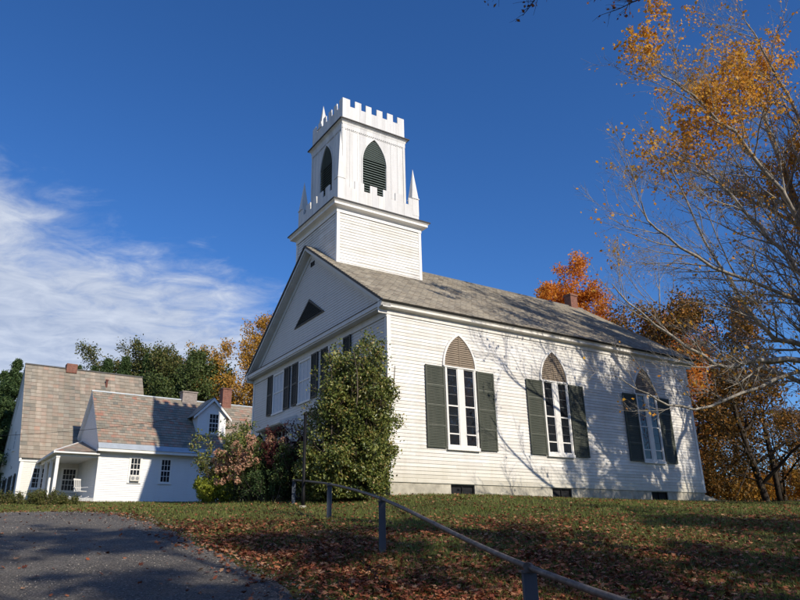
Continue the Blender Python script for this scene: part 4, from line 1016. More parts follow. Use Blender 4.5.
# ---- big maple at the right edge, limbs laid out by hand
R = np.random.default_rng(23)
mx, my = 17.3, 26.4; mz = gz(mx, my)
maple = empty('maple_tree', (mx, my, mz)); tag(maple, 'half bare grey maple at right edge, long limbs reaching towards the church', 'tree')
wd = Wood(); base = np.array((mx, my, mz))
def limb(pts, r0, r1, k=7, n=22):
    P = smooth_line(np.array(pts, float) - base, n); P[1:-1] += R.normal(0, .035, (n - 2, 3)); rr = np.linspace(r0, r1, n) ** 1.0
    return P[None], rr[None]
LIMBS = [
 ([(17.3,26.4,.9),(17.45,26.4,3.2),(17.5,26.3,6),(17.7,26.4,9),(17.5,26.8,12.5),(17.2,27,16),(17.0,27,19.5)], .36, .05),
 ([(17.45,26.4,4.4),(16.3,25.6,5.9),(14.94,25,6.2),(12.94,24.3,6.09),(11.54,23.7,5.67),(10.04,23,6.24),(8.23,22.3,7.36),(7.3,22,8.3)], .13, .012),
 ([(17.4,26.4,4.0),(16.4,26,5.4),(15.15,25.5,5.89),(12.68,24.5,5.03),(10.05,23.5,4.24),(8.51,23,4.55),(7.4,22.6,5.1)], .12, .012),
 ([(17.5,26.4,5.2),(16.5,26,6.5),(15.37,25.5,6.95),(14.03,25,7.23),(12.93,24.5,8.49),(11.39,23.5,10.97),(10.08,22.5,13.43)], .12, .012),
 ([(17.6,26.4,8.0),(17,25.8,10),(16.21,25,12),(13.63,23.5,14.86),(11.04,22,16.2),(10,21.5,16.6)], .12, .012),
 ([(17.5,26.4,6.2),(16.6,25.7,7.9),(15.47,25,8.61),(11.85,23.5,9.33),(9.3,22.2,10.4),(8.5,21.6,11.3)], .11, .012),
 ([(17.5,26.4,10),(17.4,25.8,13),(17.23,25,16),(15.37,23.5,19),(14.6,23,20.5)], .11, .012),
 ([(17.5,26.4,7.2),(16,25.2,9.6),(13.9,24.2,11.6),(12,23.4,13.4),(10.4,23,14.0)], .10, .012),
 ([(17.5,26.4,11),(15.6,25.2,14),(13.4,24.6,16.8),(12.2,24,18.6)], .09, .012),
 ([(17.5,26.4,5.6),(19.5,26,7.5),(22,25.5,9),(24,25,10)], .12, .015),
 ([(17.6,26.4,8),(19,28,10.5),(20.5,30,13),(21,31,15)], .11, .015),
 ([(17.6,26.4,9),(19.2,24.5,12),(20.5,23,15),(21,22,17)], .11, .015),
 ([(17.5,26.3,6.5),(17.8,24,8.5),(18,21.5,10),(18,19.5,11.5)], .11, .015),
 ([(17.5,26.3,12),(15.5,27.5,14.5),(13.8,28.5,16.5)], .09, .015),
 ([(17.5,26.4,4.8),(15.5,27.5,6.3),(13.6,28.6,7.4),(12.6,29,7.8)], .10, .012),
]
tw = []
for i, (pts, a, b) in enumerate(LIMBS):
    P, rr = limb(pts, a * (1.0 if i == 0 else .85 if i == 2 else 1.2), b * 1.4); wd.add(P, rr, 8 if i == 0 else 6)
    Lb = np.array([np.linalg.norm(np.diff(P[0], axis=0), axis=1).sum()])
    if i == 0: S_, D_, L_b, r_ = children(P, rr, Lb, 14, .30, (35, 60), .45, .35, .25)
    else: S_, D_, L_b, r_ = children(P, rr, Lb, 12 if i in (1, 2, 14) else 20, .24 if i in (1, 2, 14) else .34, (25, 52), .15, .5, .28 if i in (1, 2, 3, 14) else .12)
    r_ = np.clip(r_, .015, .05)
    P2, r2 = branch(S_, D_, L_b, r_, 8, .10, .035, .25); wd.add(P2, r2, 4)
    S_, D_, L3, r_ = children(P2, r2, L_b, 9, .50, (22, 50), .15, .6, .08, Lmin=.35); P3, r3 = branch(S_, D_, L3, np.maximum(r_, .007), 6, .11, .03, .35); wd.add(P3, r3, 3)
    S_, D_, L4, r_ = children(P3, r3, L3, 6, .55, (20, 48), .15, .65, .06, Lmin=.22); P4, r4 = branch(S_, D_, L4, np.maximum(r_, .0045), 4, .11, .02, .5); wd.add(P4, r4, 3)
    tw.append(P4)
wd.build('trunk', BARK, maple)
TW = np.concatenate(tw); C = along(TW, 8, .10); Cw = C + base
nz = np.sin(Cw[:, 0] * 1.3 + 1) * np.sin(Cw[:, 2] * 1.1) + np.sin(Cw[:, 0] * .5 - Cw[:, 2] * .7 + Cw[:, 1] * .8)
pk = np.clip((Cw[:, 2] - 13.2) / 3.5, 0, 1) * .8 + .03 + .05 * np.clip((Cw[:, 0] - 11) / 6, 0, 1)
C = C[R.uniform(0, 1, len(C)) < pk * np.clip(.55 + .8 * nz, .04, 1.2)]
leaves_mesh(C, .13, 'crown', L_GOLD, maple, aspect=.8, droop=(0, 0, -.5))
print('maple twigs', len(TW), 'leaves', len(C))

# ---- trees out of frame to the right and behind (they throw the shadows)
def T_at(x, y): return (x, y, gz(x, y))
shade = [
 (21.5, 17.0, 17, 6.5, 21000, 'right', 1),
 (26.5, 22.0, 18, 6.5, 24000, 'right', 2),
]
def shade_tree(x, y, h, sp, n, label, bark=BARK, mat=L_ORANGE, **kw):
    return make_tree('maple_tree', T_at(x, y), 3, h * .018 + .05, h, sp, bark, mat, leaves=n, leaf=.17, label=label, limbs=13, t0=.24, l2=7, l3=6, l4=3, **kw)
st0 = shade_tree(21.0, 18.0, 19.5, 7.0, 38000, 'russet maple beyond the right edge of the lawn, nearest the church')
shade_tree(27.0, 24.0, 16.5, 6.5, 20000, 'russet maple beyond the right edge of the lawn, farthest from the road')
shade_tree(9.3, -4.2, 17.5, 7.0, 24000, 'orange maple behind the viewer beside the driveway')
shade_tree(13.5, -.6, 14.0, 5.5, 17000, 'orange maple on the slope right of the handrail foot')
shade_tree(18.0, 4.0, 13.0, 5.0, 10000, 'orange maple on the lawn well right of the handrail')
shade_tree(3.0, -8.5, 18.0, 7.0, 24000, 'half bare maple behind the viewer at the driveway edge')
shade_tree(-4, -10.5, 18.0, 7.0, 20000, 'half bare maple on the left of the driveway behind the viewer')
make_tree('maple_tree', T_at(21.0, 24.3), 3, .36, 20.5, 6.0, BARK, L_ORANGE, leaves=26000, leaf=.17, label='tallest russet maple standing just right of the half bare grey maple', limbs=12, t0=.55, l2=7, l3=6, l4=3)

for (x, y, rz_, k_, lb) in ((38, 15, 1.0, .8, 'unseen russet maple added for pane reflections, far right across the lawn'), (41, 24, 2.3, .85, 'unseen russet maple added for pane reflections, far right behind its neighbours'), (36, 7, 4.0, .75, 'unseen russet maple added for pane reflections, far right lower on the slope')):  # unseen maples added so the side window panes reflect orange
    c_ = copy_tree(st0, None, T_at(x, y), rz_, k_); c_['label'] = lb
# overhanging branch from a near tree
R = np.random.default_rng(41)
nt_ = empty('beech_tree', (6.6, 7.0, gz(6.6, 7.0) + .42)); tag(nt_, 'dark limbed tree at the bank whose branch tips hang into the top of the view', 'tree')
wd = Wood(); b0 = np.array(nt_.location) - (0, 0, .34)
tr1 = smooth_line(np.array([(7.6, 7.4, -1.6), (7.5, 7.4, 2), (7.3, 7.4, 5), (7.0, 7.3, 8), (7.2, 7.2, 11.5)]) - b0 + np.array([0, 0, 0]), 16)
tr1 = tr1 + np.array((0.0, 0, 0)); wd.add(tr1[None], np.linspace(.20, .05, 16)[None], 9)
for pts, a in (([(7.25,7.4,5.6),(6.2,7.3,7.3),(5.0,7.2,7.75),(4.3,6.9,6.75),(3.5,6.5,5.95),(2.75,6.1,5.42),(2.35,5.9,5.36)], .05), ([(7.1,7.4,7.0),(5.5,7.2,8.4),(3.8,7.0,8.4),(2.6,6.5,6.75),(1.9,6.2,5.92),(1.55,6.0,5.62),(1.3,5.9,5.52)], .045), ([(7.1,7.3,8),(5.5,8.5,10),(4,9.5,11.5)], .05), ([(7.2,7.3,6.5),(8.8,8.4,9),(10,9,10.5)], .05), ([(7.2,7.3,7.5),(7.5,5,9.5),(7.6,3.5,10.5)], .05)):
    P = (smooth_line(np.array(pts, float), 16) - b0)[None]; rr = np.linspace(a, .008, 16)[None]; wd.add(P, rr, 6)
    Lb = np.array([5.0]); S_, D_, L2, r_ = children(P, rr, Lb, 14, .13, (25, 60), .30, .5, .06); P2, r2 = branch(S_, D_, L2, np.clip(r_, .006, .02), 7, .12, .0, .3); wd.add(P2, r2, 4)
    S_, D_, L3, r_ = children(P2, r2, L2, 7, .55, (25, 55), .2, .6, .04); P3, r3 = branch(S_, D_, L3, np.maximum(r_, .003), 5, .12, .0, .4); wd.add(P3, r3, 3)
    tw.append(P3 + b0 - base) if False else None
    if 'lt' not in dir(): lt = []
    lt.append(P3)
wd.build('trunk', BARK_D, nt_)
C = along(np.concatenate(lt), 2, .03); C = C[R.uniform(0, 1, len(C)) < .75]; leaves_mesh(C, .05, 'crown', L_RUST, nt_, aspect=.7)

# ---- background trees
bg = [ # x, y, h, spread, mat, n, leaf, label
 (14.2, 47.0, 17.0, 6.3, L_ORANGE, 50000, .19, 'bright orange maple rising behind the church roof ridge', 0),
 (19.8, 49.0, 14.0, 5.5, L_ORANGE, 20000, .18, 'thin orange maple behind the church, right of its brick chimney', 0),
 (-14.3, 58.0, 13.4, 6.5, L_YELLOW, 52000, .17, 'yellow orange tree between the low wing and the church front', 0),
 (-8.5, 60.0, 12.5, 6.0, L_YELLOW, 30000, .18, 'rusty yellow tree hidden mostly behind the church front', 0),
]
for x, y, h, sp, mt, n, lf, lb, _ in bg:
    tr = make_tree('maple_tree', T_at(x, y), 3, .22, h, sp, BARK_B, mt, leaves=n, leaf=lf, label=lb, limbs=20, t0=.12, l2=8, l3=6, l4=3, jit=.25)
    if h == 17.0: tr.location.x -= 2.6; tr.scale = (.9, .9, .91)
make_tree('bare_tree', T_at(16.6, 43.2), 3, .17, 17.5, 6.5, BARK, L_YELLOW, leaves=900, leaf=.12, label='bare grey tree with fine twigs behind the rear end of the church roof', limbs=14, t0=.2, l2=7, l3=7, l4=4)
make_tree('bare_tree', T_at(-19.0, 64.0), 3, .17, 14.5, 4.5, BARK_B, L_YELLOW, leaves=4000, leaf=.2, label='thin leafless tree between the evergreens and the yellow orange tree', limbs=14, t0=.3, l2=7, l3=6, l4=3)
con = [(-28.5, 62, 13.2, 3.4, 'dark pointed evergreen behind the ridge of the tall house'), (-25.2, 61, 13.8, 3.2, 'tall pointed evergreen behind the low wing, second from the left'),
       (-22.6, 59, 13.4, 3.2, 'broad evergreen above the middle of the low wing roof'), (-19.6, 58, 11.8, 3.2, 'bluish evergreen nearest the yellow orange tree'), (-31.5, 64, 13.5, 3.0, 'evergreen just left of the pointed one, behind the tall house'),
       (-28.9, 50, 10.5, 4.0, 'dark evergreen at the left edge beside the tall house'), (-31.5, 53, 10.5, 4.0, 'dark evergreen farther out beyond the left edge'), (-17.2, 62, 10.5, 3.4, 'low evergreen under the thin leafless tree'),
       (-26.9, 60, 13.2, 4.0, 'broad evergreen filling the gap behind the ridge end of the tall house'), (-24.2, 63, 14.2, 4.2, 'feathery evergreen just behind the gable end of the low wing'), (-30.0, 61, 13.0, 4.0, 'shaggy evergreen behind the chimney of the tall house')]
for x, y, h, sp, lb in con: make_conifer('pine_tree', T_at(x, y), h, sp, BARK_D, L_GREEN, label=lb, group='evergreens behind the white houses')
for x, y, h, sp, mt, lb in ((-24.5, 64, 13.6, 6.0, L_JUN, 'rounded olive tree behind the meeting of the two white houses'), (-21.0, 60.5, 12.0, 5.5, L_JUN, 'rounded olive green tree between the evergreens'), (-27.5, 66, 13.8, 6.5, L_JUN, 'rounded dark green tree rising behind the tall evergreens'), (-17.9, 56.5, 11.2, 5.0, L_DGREEN, 'rounded green tree touching the yellow orange tree')):
    make_tree('leafy_tree', T_at(x, y), 3, .2, h, sp, BARK_B, mt, leaves=30000, leaf=.20, label=lb, limbs=18, t0=.14, l2=8, l3=6, l4=3, jit=.28)
# right-hand woods: prototypes then copies
woods = [(17.6, 42.5, 10.5, 'w'), (20.6, 40.5, 10.0, 'w'), (24.2, 45.0, 9.5, 'w'), (30.0, 48.0, 8.5, 'w'), (16.2, 49.0, 10.5, 'w'), (22.5, 53.0, 12, 'w'), (33.5, 57.0, 9, 'w'), (26.5, 60.0, 11.5, 'w'), (39, 52, 11, 'w')]
wl = ['dark brown leaved tree hard against the rear corner of the church', 'dark brown tree with slanting trunk right of the church rear', 'dark leaning tree in the middle of the right hand woods', 'brown tree over the orange thicket near the right edge',
      'brown tree peeping over the far rear corner of the church', 'tall dark tree deepest in the right hand woods', 'brown tree at the far right beyond the thicket', 'tall brown tree on the skyline of the right hand woods', 'brown tree outside the right edge of the woods']
proto = None
for i, ((x, y, h, k), lb) in enumerate(zip(woods, wl)):
    if i < 2:
        p_ = make_tree('oak_tree', T_at(x, y), 3, .22, 13, 5.2, BARK_D, L_BROWN, leaves=13000, leaf=.18, label=lb, limbs=16, t0=.10, l2=6, l3=5, l4=3, jit=.3, group='trees of the right hand woods', up=.05, ang=(45, 85), lean=(-.06, .0))
        if i == 0: proto = p_
        else: proto2 = p_
    else:
        c_ = copy_tree(proto if i % 2 else proto2, None, T_at(x, y), R.uniform(0, 6.28), h / 13.0); c_['label'] = lb
# dead trunk
dt_ = M(); dt_.tube([(0, 0, -.3), (.02, 0, 2), (-.02, .03, 4.3), (-.05, 0, 5.2)], [.17, .15, .13, .11], 9)
o = dt_.build('dead_trunk', BARK_D, smooth=True); o.location = T_at(21.9, 41.6); tag(o, 'bare upright broken trunk standing at the edge of the right hand woods', 'tree trunk')
# orange thicket on the right skyline
make_bush('thicket_bush', T_at(27.5, 50), 3.6, 3.0, L_GOLD, 9000, .18, 14, 'golden orange thicket low at the right edge under the woods', 'bush', ang=40, jit=.15)
make_bush('thicket_bush', T_at(31.5, 54), 4.2, 3.0, L_YELLOW, 9000, .18, 14, 'brownish yellow thicket at the far right edge', 'bush', ang=40, jit=.15)
make_bush('thicket_bush', T_at(19.5, 47), 3.0, 3.0, L_BROWN, 9000, .16, 14, 'dark undergrowth bush right of the church rear corner', 'bush', ang=40, jit=.15)
make_bush('thicket_bush', T_at(24.0, 49), 3.0, 3.0, L_YELLOW, 8000, .16, 14, 'mustard undergrowth bush between the trunks of the woods', 'bush', ang=40, jit=.15)
# picket fence far right
pf_ = empty('picket_fence', T_at(22, 43.0)); tag(pf_, 'low dark picket fence running along the foot of the right hand woods', 'fence')
bx = np.array(pf_.location)
for j in range(64):
    x = 18.2 + j * .19; y = 43.2 + (x - 18) * .03; q = M()
    q.prism(Fr(np.array((x, y, gz(x, y))) - bx, (1, 0, 0), (0, -1, 0)), [(-.03, .05), (.03, .05), (.03, .72), (0, .80), (-.03, .72)], 0, .02); q.build('picket', BARK_D, pf_)
q = M()
for hh in (.25, .6):
    q.tube([np.array((x, 43.2 + (x - 18) * .03 + .04, gz(x, 43.2) + hh)) - bx for x in np.arange(18.1, 30.4, 1.0)], .025, 5)
q.build('rail', BARK_D, pf_)

# ---- shrubs at the church front
def at(x, y): return T_at(x, y)
def clump(C, f=1.0):
    x, y, z = C[:, 0] * f, C[:, 1] * f, C[:, 2] * f
    return np.sin(2.9 * x + 1.7 * np.sin(2.1 * z) + .4) * np.sin(2.3 * z + 1.3 * np.sin(2.7 * y)) + .6 * np.sin(5.3 * x + 2 * z) * np.sin(4.7 * z - 3.1 * y + 1) + .4 * np.sin(9.1 * z + 7 * x)
make_bush('lilac_bush', at(-1.80, 22.35), 4.75, 1.5, L_LILAC, 120000, .095, 60, 'tall bushy lilac with glossy green leaves at the near corner of the church', 'bush', rx=1.08, ang=15, l2=13, l3=8, jit=.11, skirt=30, ratio2=.34,
    keep=lambda C: (np.hypot((C[:, 0] - .11 * C[:, 2] + .12) / (1.70 - .20 * np.maximum(0, C[:, 2] - 2.6) ** 1.3), C[:, 1] / 1.5) + .17 * clump(C) + R.uniform(-.14, .14, len(C)) < 1.0) & (clump(C, 1.4) + R.uniform(-.4, .4, len(C)) > -.75))
make_bush('burgundy_bush', at(-3.85, 24.0), 2.45, .7, L_BURG, 12000, .08, 14, 'dark burgundy leaved bush beside the lamp post', 'bush', ang=16, jit=.06)
make_bush('hydrangea', at(-4.95, 24.3), 2.0, 1.15, L_DGREEN, 8000, .09, 18, 'hydrangea covered in pale pink flower heads before the church door', 'bush', ang=34, flowers=(L_PINK, 110, .12, .06))
make_bush('evergreen_shrub', at(-4.35, 23.4), 1.35, .9, L_GREEN, 9000, .06, 16, 'low dark green shrub between hydrangea and burgundy bush', 'bush', ang=36)
make_bush('leafy_shrub', at(-7.0, 29.2), 3.0, .9, L_LILAC, 9000, .10, 14, 'tall loose green shrub in front of the low wing dormer', 'bush', ang=18, jit=.07)
make_bush('leafy_shrub', at(-6.7, 31.0), 3.3, .9, L_DGREEN, 9000, .10, 14, 'dark green shrub against the far front corner of the church', 'bush', ang=18, jit=.07)
make_bush('barberry_bush', at(-6.2, 26.6), 1.35, .8, L_BURG, 8000, .07, 15, 'rusty purple shrub left of the pink hydrangea', 'bush', ang=26)
make_bush('golden_shrub', at(-6.75, 25.9), 1.15, .8, L_YG, 9000, .085, 14, 'bright yellow green low shrub at the left end of the church shrubbery', 'bush', ang=34)
make_bush('leafy_shrub', at(-7.25, 28.6), 2.1, .7, L_JUN, 5000, .09, 12, 'sparse olive green shrub at the corner of the low wing wall', 'bush', ang=24)
make_bush('leafy_shrub', at(-3.3, 23.6), 2.0, .9, L_DGREEN, 8000, .08, 14, 'dark shrub filling the gap beneath the tall lilac and burgundy bush', 'bush', ang=26)
# low shrubs before the houses
ls = [(-18.9, 33.0, .62), (-17.9, 33.4, .72), (-16.9, 33.2, .68), (-16.0, 33.6, .50), (-19.9, 33.4, .5), (-17.4, 34.4, .75)]
ll = ['reddish olive low shrub at the left foot of the tall house', 'spreading green low shrub below the window of the tall house', 'rounded green low shrub before the porch posts', 'small greyish low shrub below the rocking chair', 'low green shrub at the left picture edge', 'green low shrub tucked behind the others at the porch corner']
for (x, y, h), lb in zip(ls, ll): make_bush('low_shrub', at(x, y), h, .9, L_JUN, 5000, .06, 22, lb, 'bush', ang=50, rx=1.6, jit=.05, group='low shrubs before the houses')
# tall dry grass strip along the wing
def tuft_field(n, xf, name, mat, h, label=None):
    pass

R = np.random.default_rng(77)
# ------------------------------------------------------------------ grass and leaf litter (stuff)
m_grass = m_leaf('grass_blades', [(.05, .075, .015), (.11, .145, .03), (.18, .205, .05), (.30, .26, .11)], .25, rough=.6, coords_scale=.5, mixn=.45)
m_dry = m_leaf('dry_grass', [(.12, .13, .05), (.28, .25, .14), (.42, .37, .24), (.5, .45, .32)], .3)
m_litter = m_leaf('dead_leaves', [(.06, .02, .013), (.16, .045, .024), (.27, .08, .035), (.34, .13, .06), (.46, .27, .15)], .15, rough=.7, coords_scale=1.0, mixn=.25)
def inside_church(x, y):
    dx, dy = x - CX, y - CY; u = dx * cphi + dy * sphi; v = -dx * sphi + dy * cphi
    return (u > -.1) & (u < L_ + .1) & (v > -.02) & (v < W_)
def inside_house(x, y):
    dx, dy = x - HX, y - HY; a = dx * ch_ + dy * sh_; b = -dx * sh_ + dy * ch_
    return (a > -4) & (b > -.05) & (b < 10)
def sample(n, r0, r1, a0=-42, a1=42, p=1.0):
    r = np.exp(R.uniform(np.log(r0), np.log(r1), n)) if p == 1 else (R.uniform(r0 ** (2 - p), r1 ** (2 - p), n)) ** (1 / (2 - p))
    a = np.radians(R.uniform(a0, a1, n)); return r * np.sin(a), r * np.cos(a)
def blades(n, r0, r1, h, w, name, mat, cond, p=1.5, a0=-42, a1=42):
    x, y = sample(n, r0, r1, a0, a1, p); ok = cond(x, y) & (R.uniform(0, 1, n) < .35 + 1.0 * (.5 + .5 * np.sin(x * 1.3 + 1.7 * np.sin(y * .8) + .6) * np.cos(y * 1.1 + x * .4))) & ~inside_church(x, y) & ~inside_house(x, y); x, y = x[ok], y[ok]; z = ground(x, y)
    n = len(x); hh = h * R.uniform(.4, 1.3, n) * (.75 + .5 * (.5 + .5 * np.sin(x * 1.9 + 2 * np.sin(y * 1.3))) ** 1.5) * (1 + 1.2 * (R.uniform(0, 1, n) > .985)); ww = w * (1 + np.hypot(x, y) / 14)
    a = R.uniform(0, np.pi, n); b = R.normal(0, .45, (n, 2)) * hh[:, None]
    dx, dy = np.cos(a) * ww / 2, np.sin(a) * ww / 2
    V = np.stack([np.c_[x - dx, y - dy, z - .01], np.c_[x + dx, y + dy, z - .01], np.c_[x + b[:, 0], y + b[:, 1], z + hh]], 1).reshape(-1, 3)
    return mesh_np(name, V, np.arange(3 * n).reshape(-1, 3), mat, var=R.uniform(0, 1, n))
g1 = blades(420000, 3.0, 46, .07, .007, 'lawn_grass', m_grass, lambda x, y: signed_edge(x, y) > .1 + R.exponential(.25, len(x)), p=1.35)
tag(g1, kind='stuff')
g2 = blades(9000, 34, 41, .35, .010, 'dry_grass', m_dry, lambda x, y: (x > -18.5) & (x < -8) & (np.abs(-(x - HX) * sh_ + (y - HY) * ch_ + .35) < .35), p=1.0, a0=-30, a1=-10)
tag(g2, kind='stuff')
# fallen leaves
n = 330000; x, y = sample(n, 3.0, 44, -42, 42, 1.25); se = signed_edge(x, y); r_ = np.hypot(x, y)
# dense band along the driveway edge and lower lawn, thinning towards the church
dchurch = -((x - CX) * -sphi + (y - CY) * cphi)
blot = .5 + .5 * np.sin(x * 1.1 + 1.3 * np.sin(y * .7)) * np.sin(y * .9 + 1.1 * np.sin(x * .5)) 
den = np.where(se > 0, (.10 + .85 * np.exp(-((se - 1.0) / 1.7) ** 2) * np.clip((18 - y) / 5, 0, 1) + .62 * np.clip((12 - (y - 3) * .70) / 6, 0, 1)) * (.25 + .9 * blot), .012 + .25 * np.exp(-(se / .45) ** 2))
den = np.where((se > 0) & (y > 17), .05 + .12 * blot, den)
ok = (R.uniform(0, 1, n) < den) & ~inside_church(x, y) & ~inside_house(x, y); x, y, r_ = x[ok], y[ok], r_[ok]
z = ground(x, y) + R.uniform(.012, .055, len(x)) + np.where(signed_edge(x, y) < 0, .02, 0)
C = np.c_[x, y, z]; nn = len(C); s = (.049 * R.uniform(.45, 1.5, nn))[:, None]
# five-lobed-ish leaf: hexagon fan, slightly curled, lying at random tilt
up = norm(np.c_[R.normal(0, .38, (nn, 2)), np.ones(nn)]); a = norm(np.cross(up, R.normal(size=(nn, 3)))); b = np.cross(up, a)
lob = np.array([(0, -1.0), (.95, -.55), (.45, -.05), (1.0, .45), (.3, .45), (0, 1.15), (-.3, .45), (-1.0, .45), (-.45, -.05), (-.95, -.55)]) * .62
V = C[:, None] + s[:, None] * (lob[None, :, :1] * a[:, None] + lob[None, :, 1:] * b[:, None]) + up[:, None] * (s[:, None] * (np.abs(lob[None, :, :1]) ** 2 * R.uniform(-.4, .9, (nn, 1, 1))))
Fq = np.arange(nn * 10).reshape(nn, 10)
lf = mesh_np('fallen_leaves', V.reshape(-1, 3), Fq, m_litter, var=R.uniform(0, 1, nn)); tag(lf, kind='stuff')
# loose stone chips on the worn asphalt
n = 60000; x, y = sample(n, 3.0, 27, -42, 12, 1.2); se = signed_edge(x, y); ok = (se < .12) & (R.uniform(0, 1, n) < np.where(se > -.5, .75, .30 + .25 * np.sin(x * 1.7 + y) * np.sin(y * 2.1))); x, y = x[ok], y[ok]; nn2 = len(x)
C = np.c_[x, y, ground(x, y) + .038]; s_ = (.0065 * R.uniform(.5, 1.7, nn2) * (1 + np.hypot(x, y) / 30))[:, None, None]
V = C[:, None] + s_ * (np.array([(1, 0, 0), (-.5, .87, 0), (-.5, -.87, 0), (.1, 0, .9)])[None] + R.uniform(-.35, .35, (nn2, 4, 3)))
i4 = np.arange(nn2)[:, None] * 4; Fq2 = np.concatenate([i4 + np.array(k) for k in ((0, 1, 3), (1, 2, 3), (2, 0, 3))])
gv = mesh_np('loose_gravel', V.reshape(-1, 3), Fq2, m_leaf('stone_chips', [(.10, .09, .08), (.19, .17, .15), (.28, .25, .21), (.38, .34, .28)], 0, rough=.85), var=np.tile(R.uniform(0, 1, nn2), 3)); tag(gv, kind='stuff')
print('litter', nn, 'grass', len(g1.data.polygons))

# utility wire crossing in front of the tall house
wq = M(); p0 = np.array((-30.5, 36, 6.0)); p1 = np.array((-13.5, 41.0, 7.4))
o = empty('x') if False else None
pts = [p0 * (1 - t) + p1 * t - np.array((0, 0, .5 * (1 - (2 * t - 1) ** 2))) for t in np.linspace(0, 1, 14)]
wq.tube(pts, .012, 5); wo = wq.build('utility_wire', BLACK); tag(wo, 'thin overhead wire sagging across the steep roof of the tall house', 'wire')

# ------------------------------------------------------------------ sun, sky, clouds
SX, SY, EL_ = .66, -.75, rad(32)
sd = Vector((SX * math.cos(EL_), SY * math.cos(EL_), math.sin(EL_))).normalized()
sun = bpy.data.lights.new('sun', 'SUN'); sun.energy = 5.0; sun.angle = rad(.55); sun.color = (1, .91, .77)
so = bpy.data.objects.new('sun', sun); COL.objects.link(so); so.rotation_euler = sd.to_track_quat('Z', 'Y').to_euler(); so.location = (30, -30, 40)
wld = bpy.data.worlds.new('World'); SC.world = wld; wld.use_nodes = True; t = wld.node_tree
bgn = t.nodes['Background']; sky = t.nodes.new('ShaderNodeTexSky'); sky.sky_type = 'NISHITA'; sky.sun_disc = False
sky.sun_elevation = EL_; sky.sun_rotation = math.atan2(SX, SY); sky.air_density = 1.0; sky.dust_density = .4; sky.ozone_density = 3.0; sky.altitude = 300
hs = t.nodes.new('ShaderNodeHueSaturation'); hs.inputs['Saturation'].default_value = 1.20; hs.inputs['Value'].default_value = 1.22; t.links.new(sky.outputs[0], hs.inputs['Color'])
tc = t.nodes.new('ShaderNodeTexCoord')
sep = t.nodes.new('ShaderNodeSeparateXYZ'); t.links.new(tc.outputs['Generated'], sep.inputs[0])
tn = t.nodes.new('ShaderNodeMix'); tn.data_type = 'RGBA'; tn.blend_type = 'MULTIPLY'; tn.inputs[0].default_value = 1; t.links.new(hs.outputs[0], tn.inputs[6]); tn.inputs[7].default_value = (.72, .93, 1.24, 1)
def wm(op, a, b=None, c=None):
    n = t.nodes.new('ShaderNodeMath'); n.operation = op
    for i, v in enumerate((a, b, c)):
        if v is None: continue
        if isinstance(v, (int, float)): n.inputs[i].default_value = v
        else: t.links.new(v, n.inputs[i])
    return n.outputs[0]
zc = wm('MAXIMUM', sep.outputs[2], .05)
px = wm('DIVIDE', sep.outputs[0], wm('ADD', zc, .12)); py = wm('DIVIDE', sep.outputs[1], wm('ADD', zc, .12))
cmb = t.nodes.new('ShaderNodeCombineXYZ'); t.links.new(px, cmb.inputs[0]); t.links.new(py, cmb.inputs[1])
mp = t.nodes.new('ShaderNodeMapping'); mp.inputs['Rotation'].default_value = (0, 0, rad(-35)); mp.inputs['Scale'].default_value = (1.0, 1.35, 1); t.links.new(cmb.outputs[0], mp.inputs[0])
nz1 = t.nodes.new('ShaderNodeTexNoise'); nz1.inputs['Scale'].default_value = 1.3; nz1.inputs['Detail'].default_value = 9; nz1.inputs['Roughness'].default_value = .58; nz1.inputs['Distortion'].default_value = .25; t.links.new(mp.outputs[0], nz1.inputs['Vector'])
nz2 = t.nodes.new('ShaderNodeTexNoise'); nz2.inputs['Scale'].default_value = 6.5; nz2.inputs['Detail'].default_value = 8; nz2.inputs['Roughness'].default_value = .62; nz2.inputs['Distortion'].default_value = .5; t.links.new(mp.outputs[0], nz2.inputs['Vector'])
CLN = (0, 0, 1); 
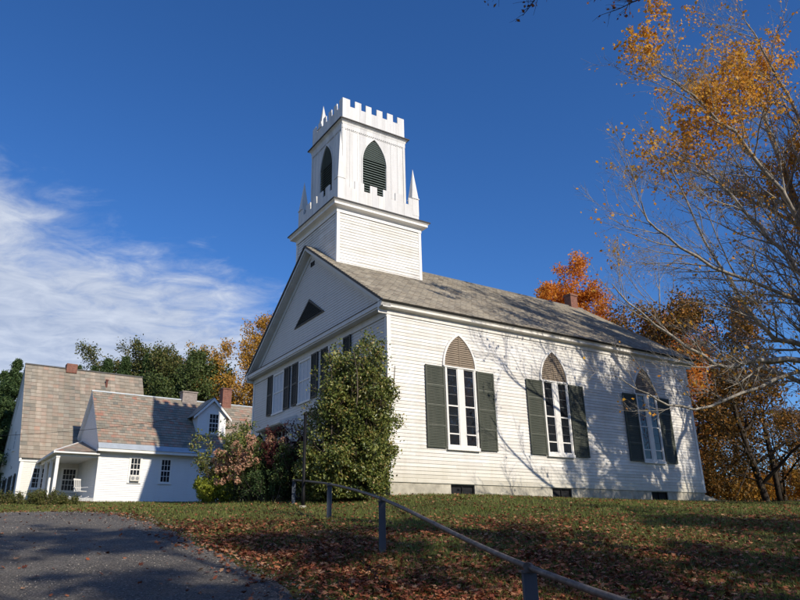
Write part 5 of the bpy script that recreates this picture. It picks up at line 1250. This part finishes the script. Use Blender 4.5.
dot = t.nodes.new('ShaderNodeVectorMath'); dot.operation = 'DOT_PRODUCT'; t.links.new(tc.outputs['Generated'], dot.inputs[0]); dot.inputs[1].default_value = (-.499, .2055, -.8419)   # great circle bounding the cloud bank
cov = wm('MULTIPLY_ADD', dot.outputs['Value'], 5.2, .07)
cov = wm('ADD', cov, wm('MULTIPLY', wm('SUBTRACT', nz1.outputs['Fac'], .5), 1.25)); cov = wm('ADD', cov, wm('MULTIPLY', wm('SUBTRACT', nz2.outputs['Fac'], .5), .85))
cr = t.nodes.new('ShaderNodeValToRGB'); e = cr.color_ramp.elements; e[0].position = .0; e[0].color = (0, 0, 0, 1); e[1].position = .70; e[1].color = (1, 1, 1, 1); cr.color_ramp.interpolation = 'EASE'
t.links.new(cov, cr.inputs['Fac'])
mxn = t.nodes.new('ShaderNodeMix'); mxn.data_type = 'RGBA'; t.links.new(wm('MULTIPLY', cr.outputs['Color'], .86), mxn.inputs[0]); t.links.new(tn.outputs[2], mxn.inputs[6])
cc = t.nodes.new('ShaderNodeValToRGB'); cc.color_ramp.elements[0].position = .3; cc.color_ramp.elements[0].color = (4.4, 5.1, 6.6, 1); cc.color_ramp.elements[1].position = .7; cc.color_ramp.elements[1].color = (7.6, 8.1, 9.0, 1)
t.links.new(nz2.outputs['Fac'], cc.inputs['Fac']); t.links.new(cc.outputs[0], mxn.inputs[7])
t.links.new(mxn.outputs[2], bgn.inputs[0]); bgn.inputs[1].default_value = .095

# ------------------------------------------------------------------ camera
cam = bpy.data.cameras.new('camera'); cam.sensor_width = 36; cam.lens = 683.42 / 800 * 36; cam.clip_end = 3000; cam.clip_start = .05
co = bpy.data.objects.new('camera', cam); COL.objects.link(co)
co.matrix_world = Matrix.Rotation(math.pi / 2 + .34371, 4, 'X') @ Matrix.Rotation(-.0206, 4, 'Z')
SC.camera = co
SC.view_settings.view_transform = 'Standard'; SC.view_settings.look = 'None'; SC.view_settings.exposure = 0; SC.view_settings.gamma = 1
SC.cycles.max_bounces = 6; SC.cycles.transparent_max_bounces = 4
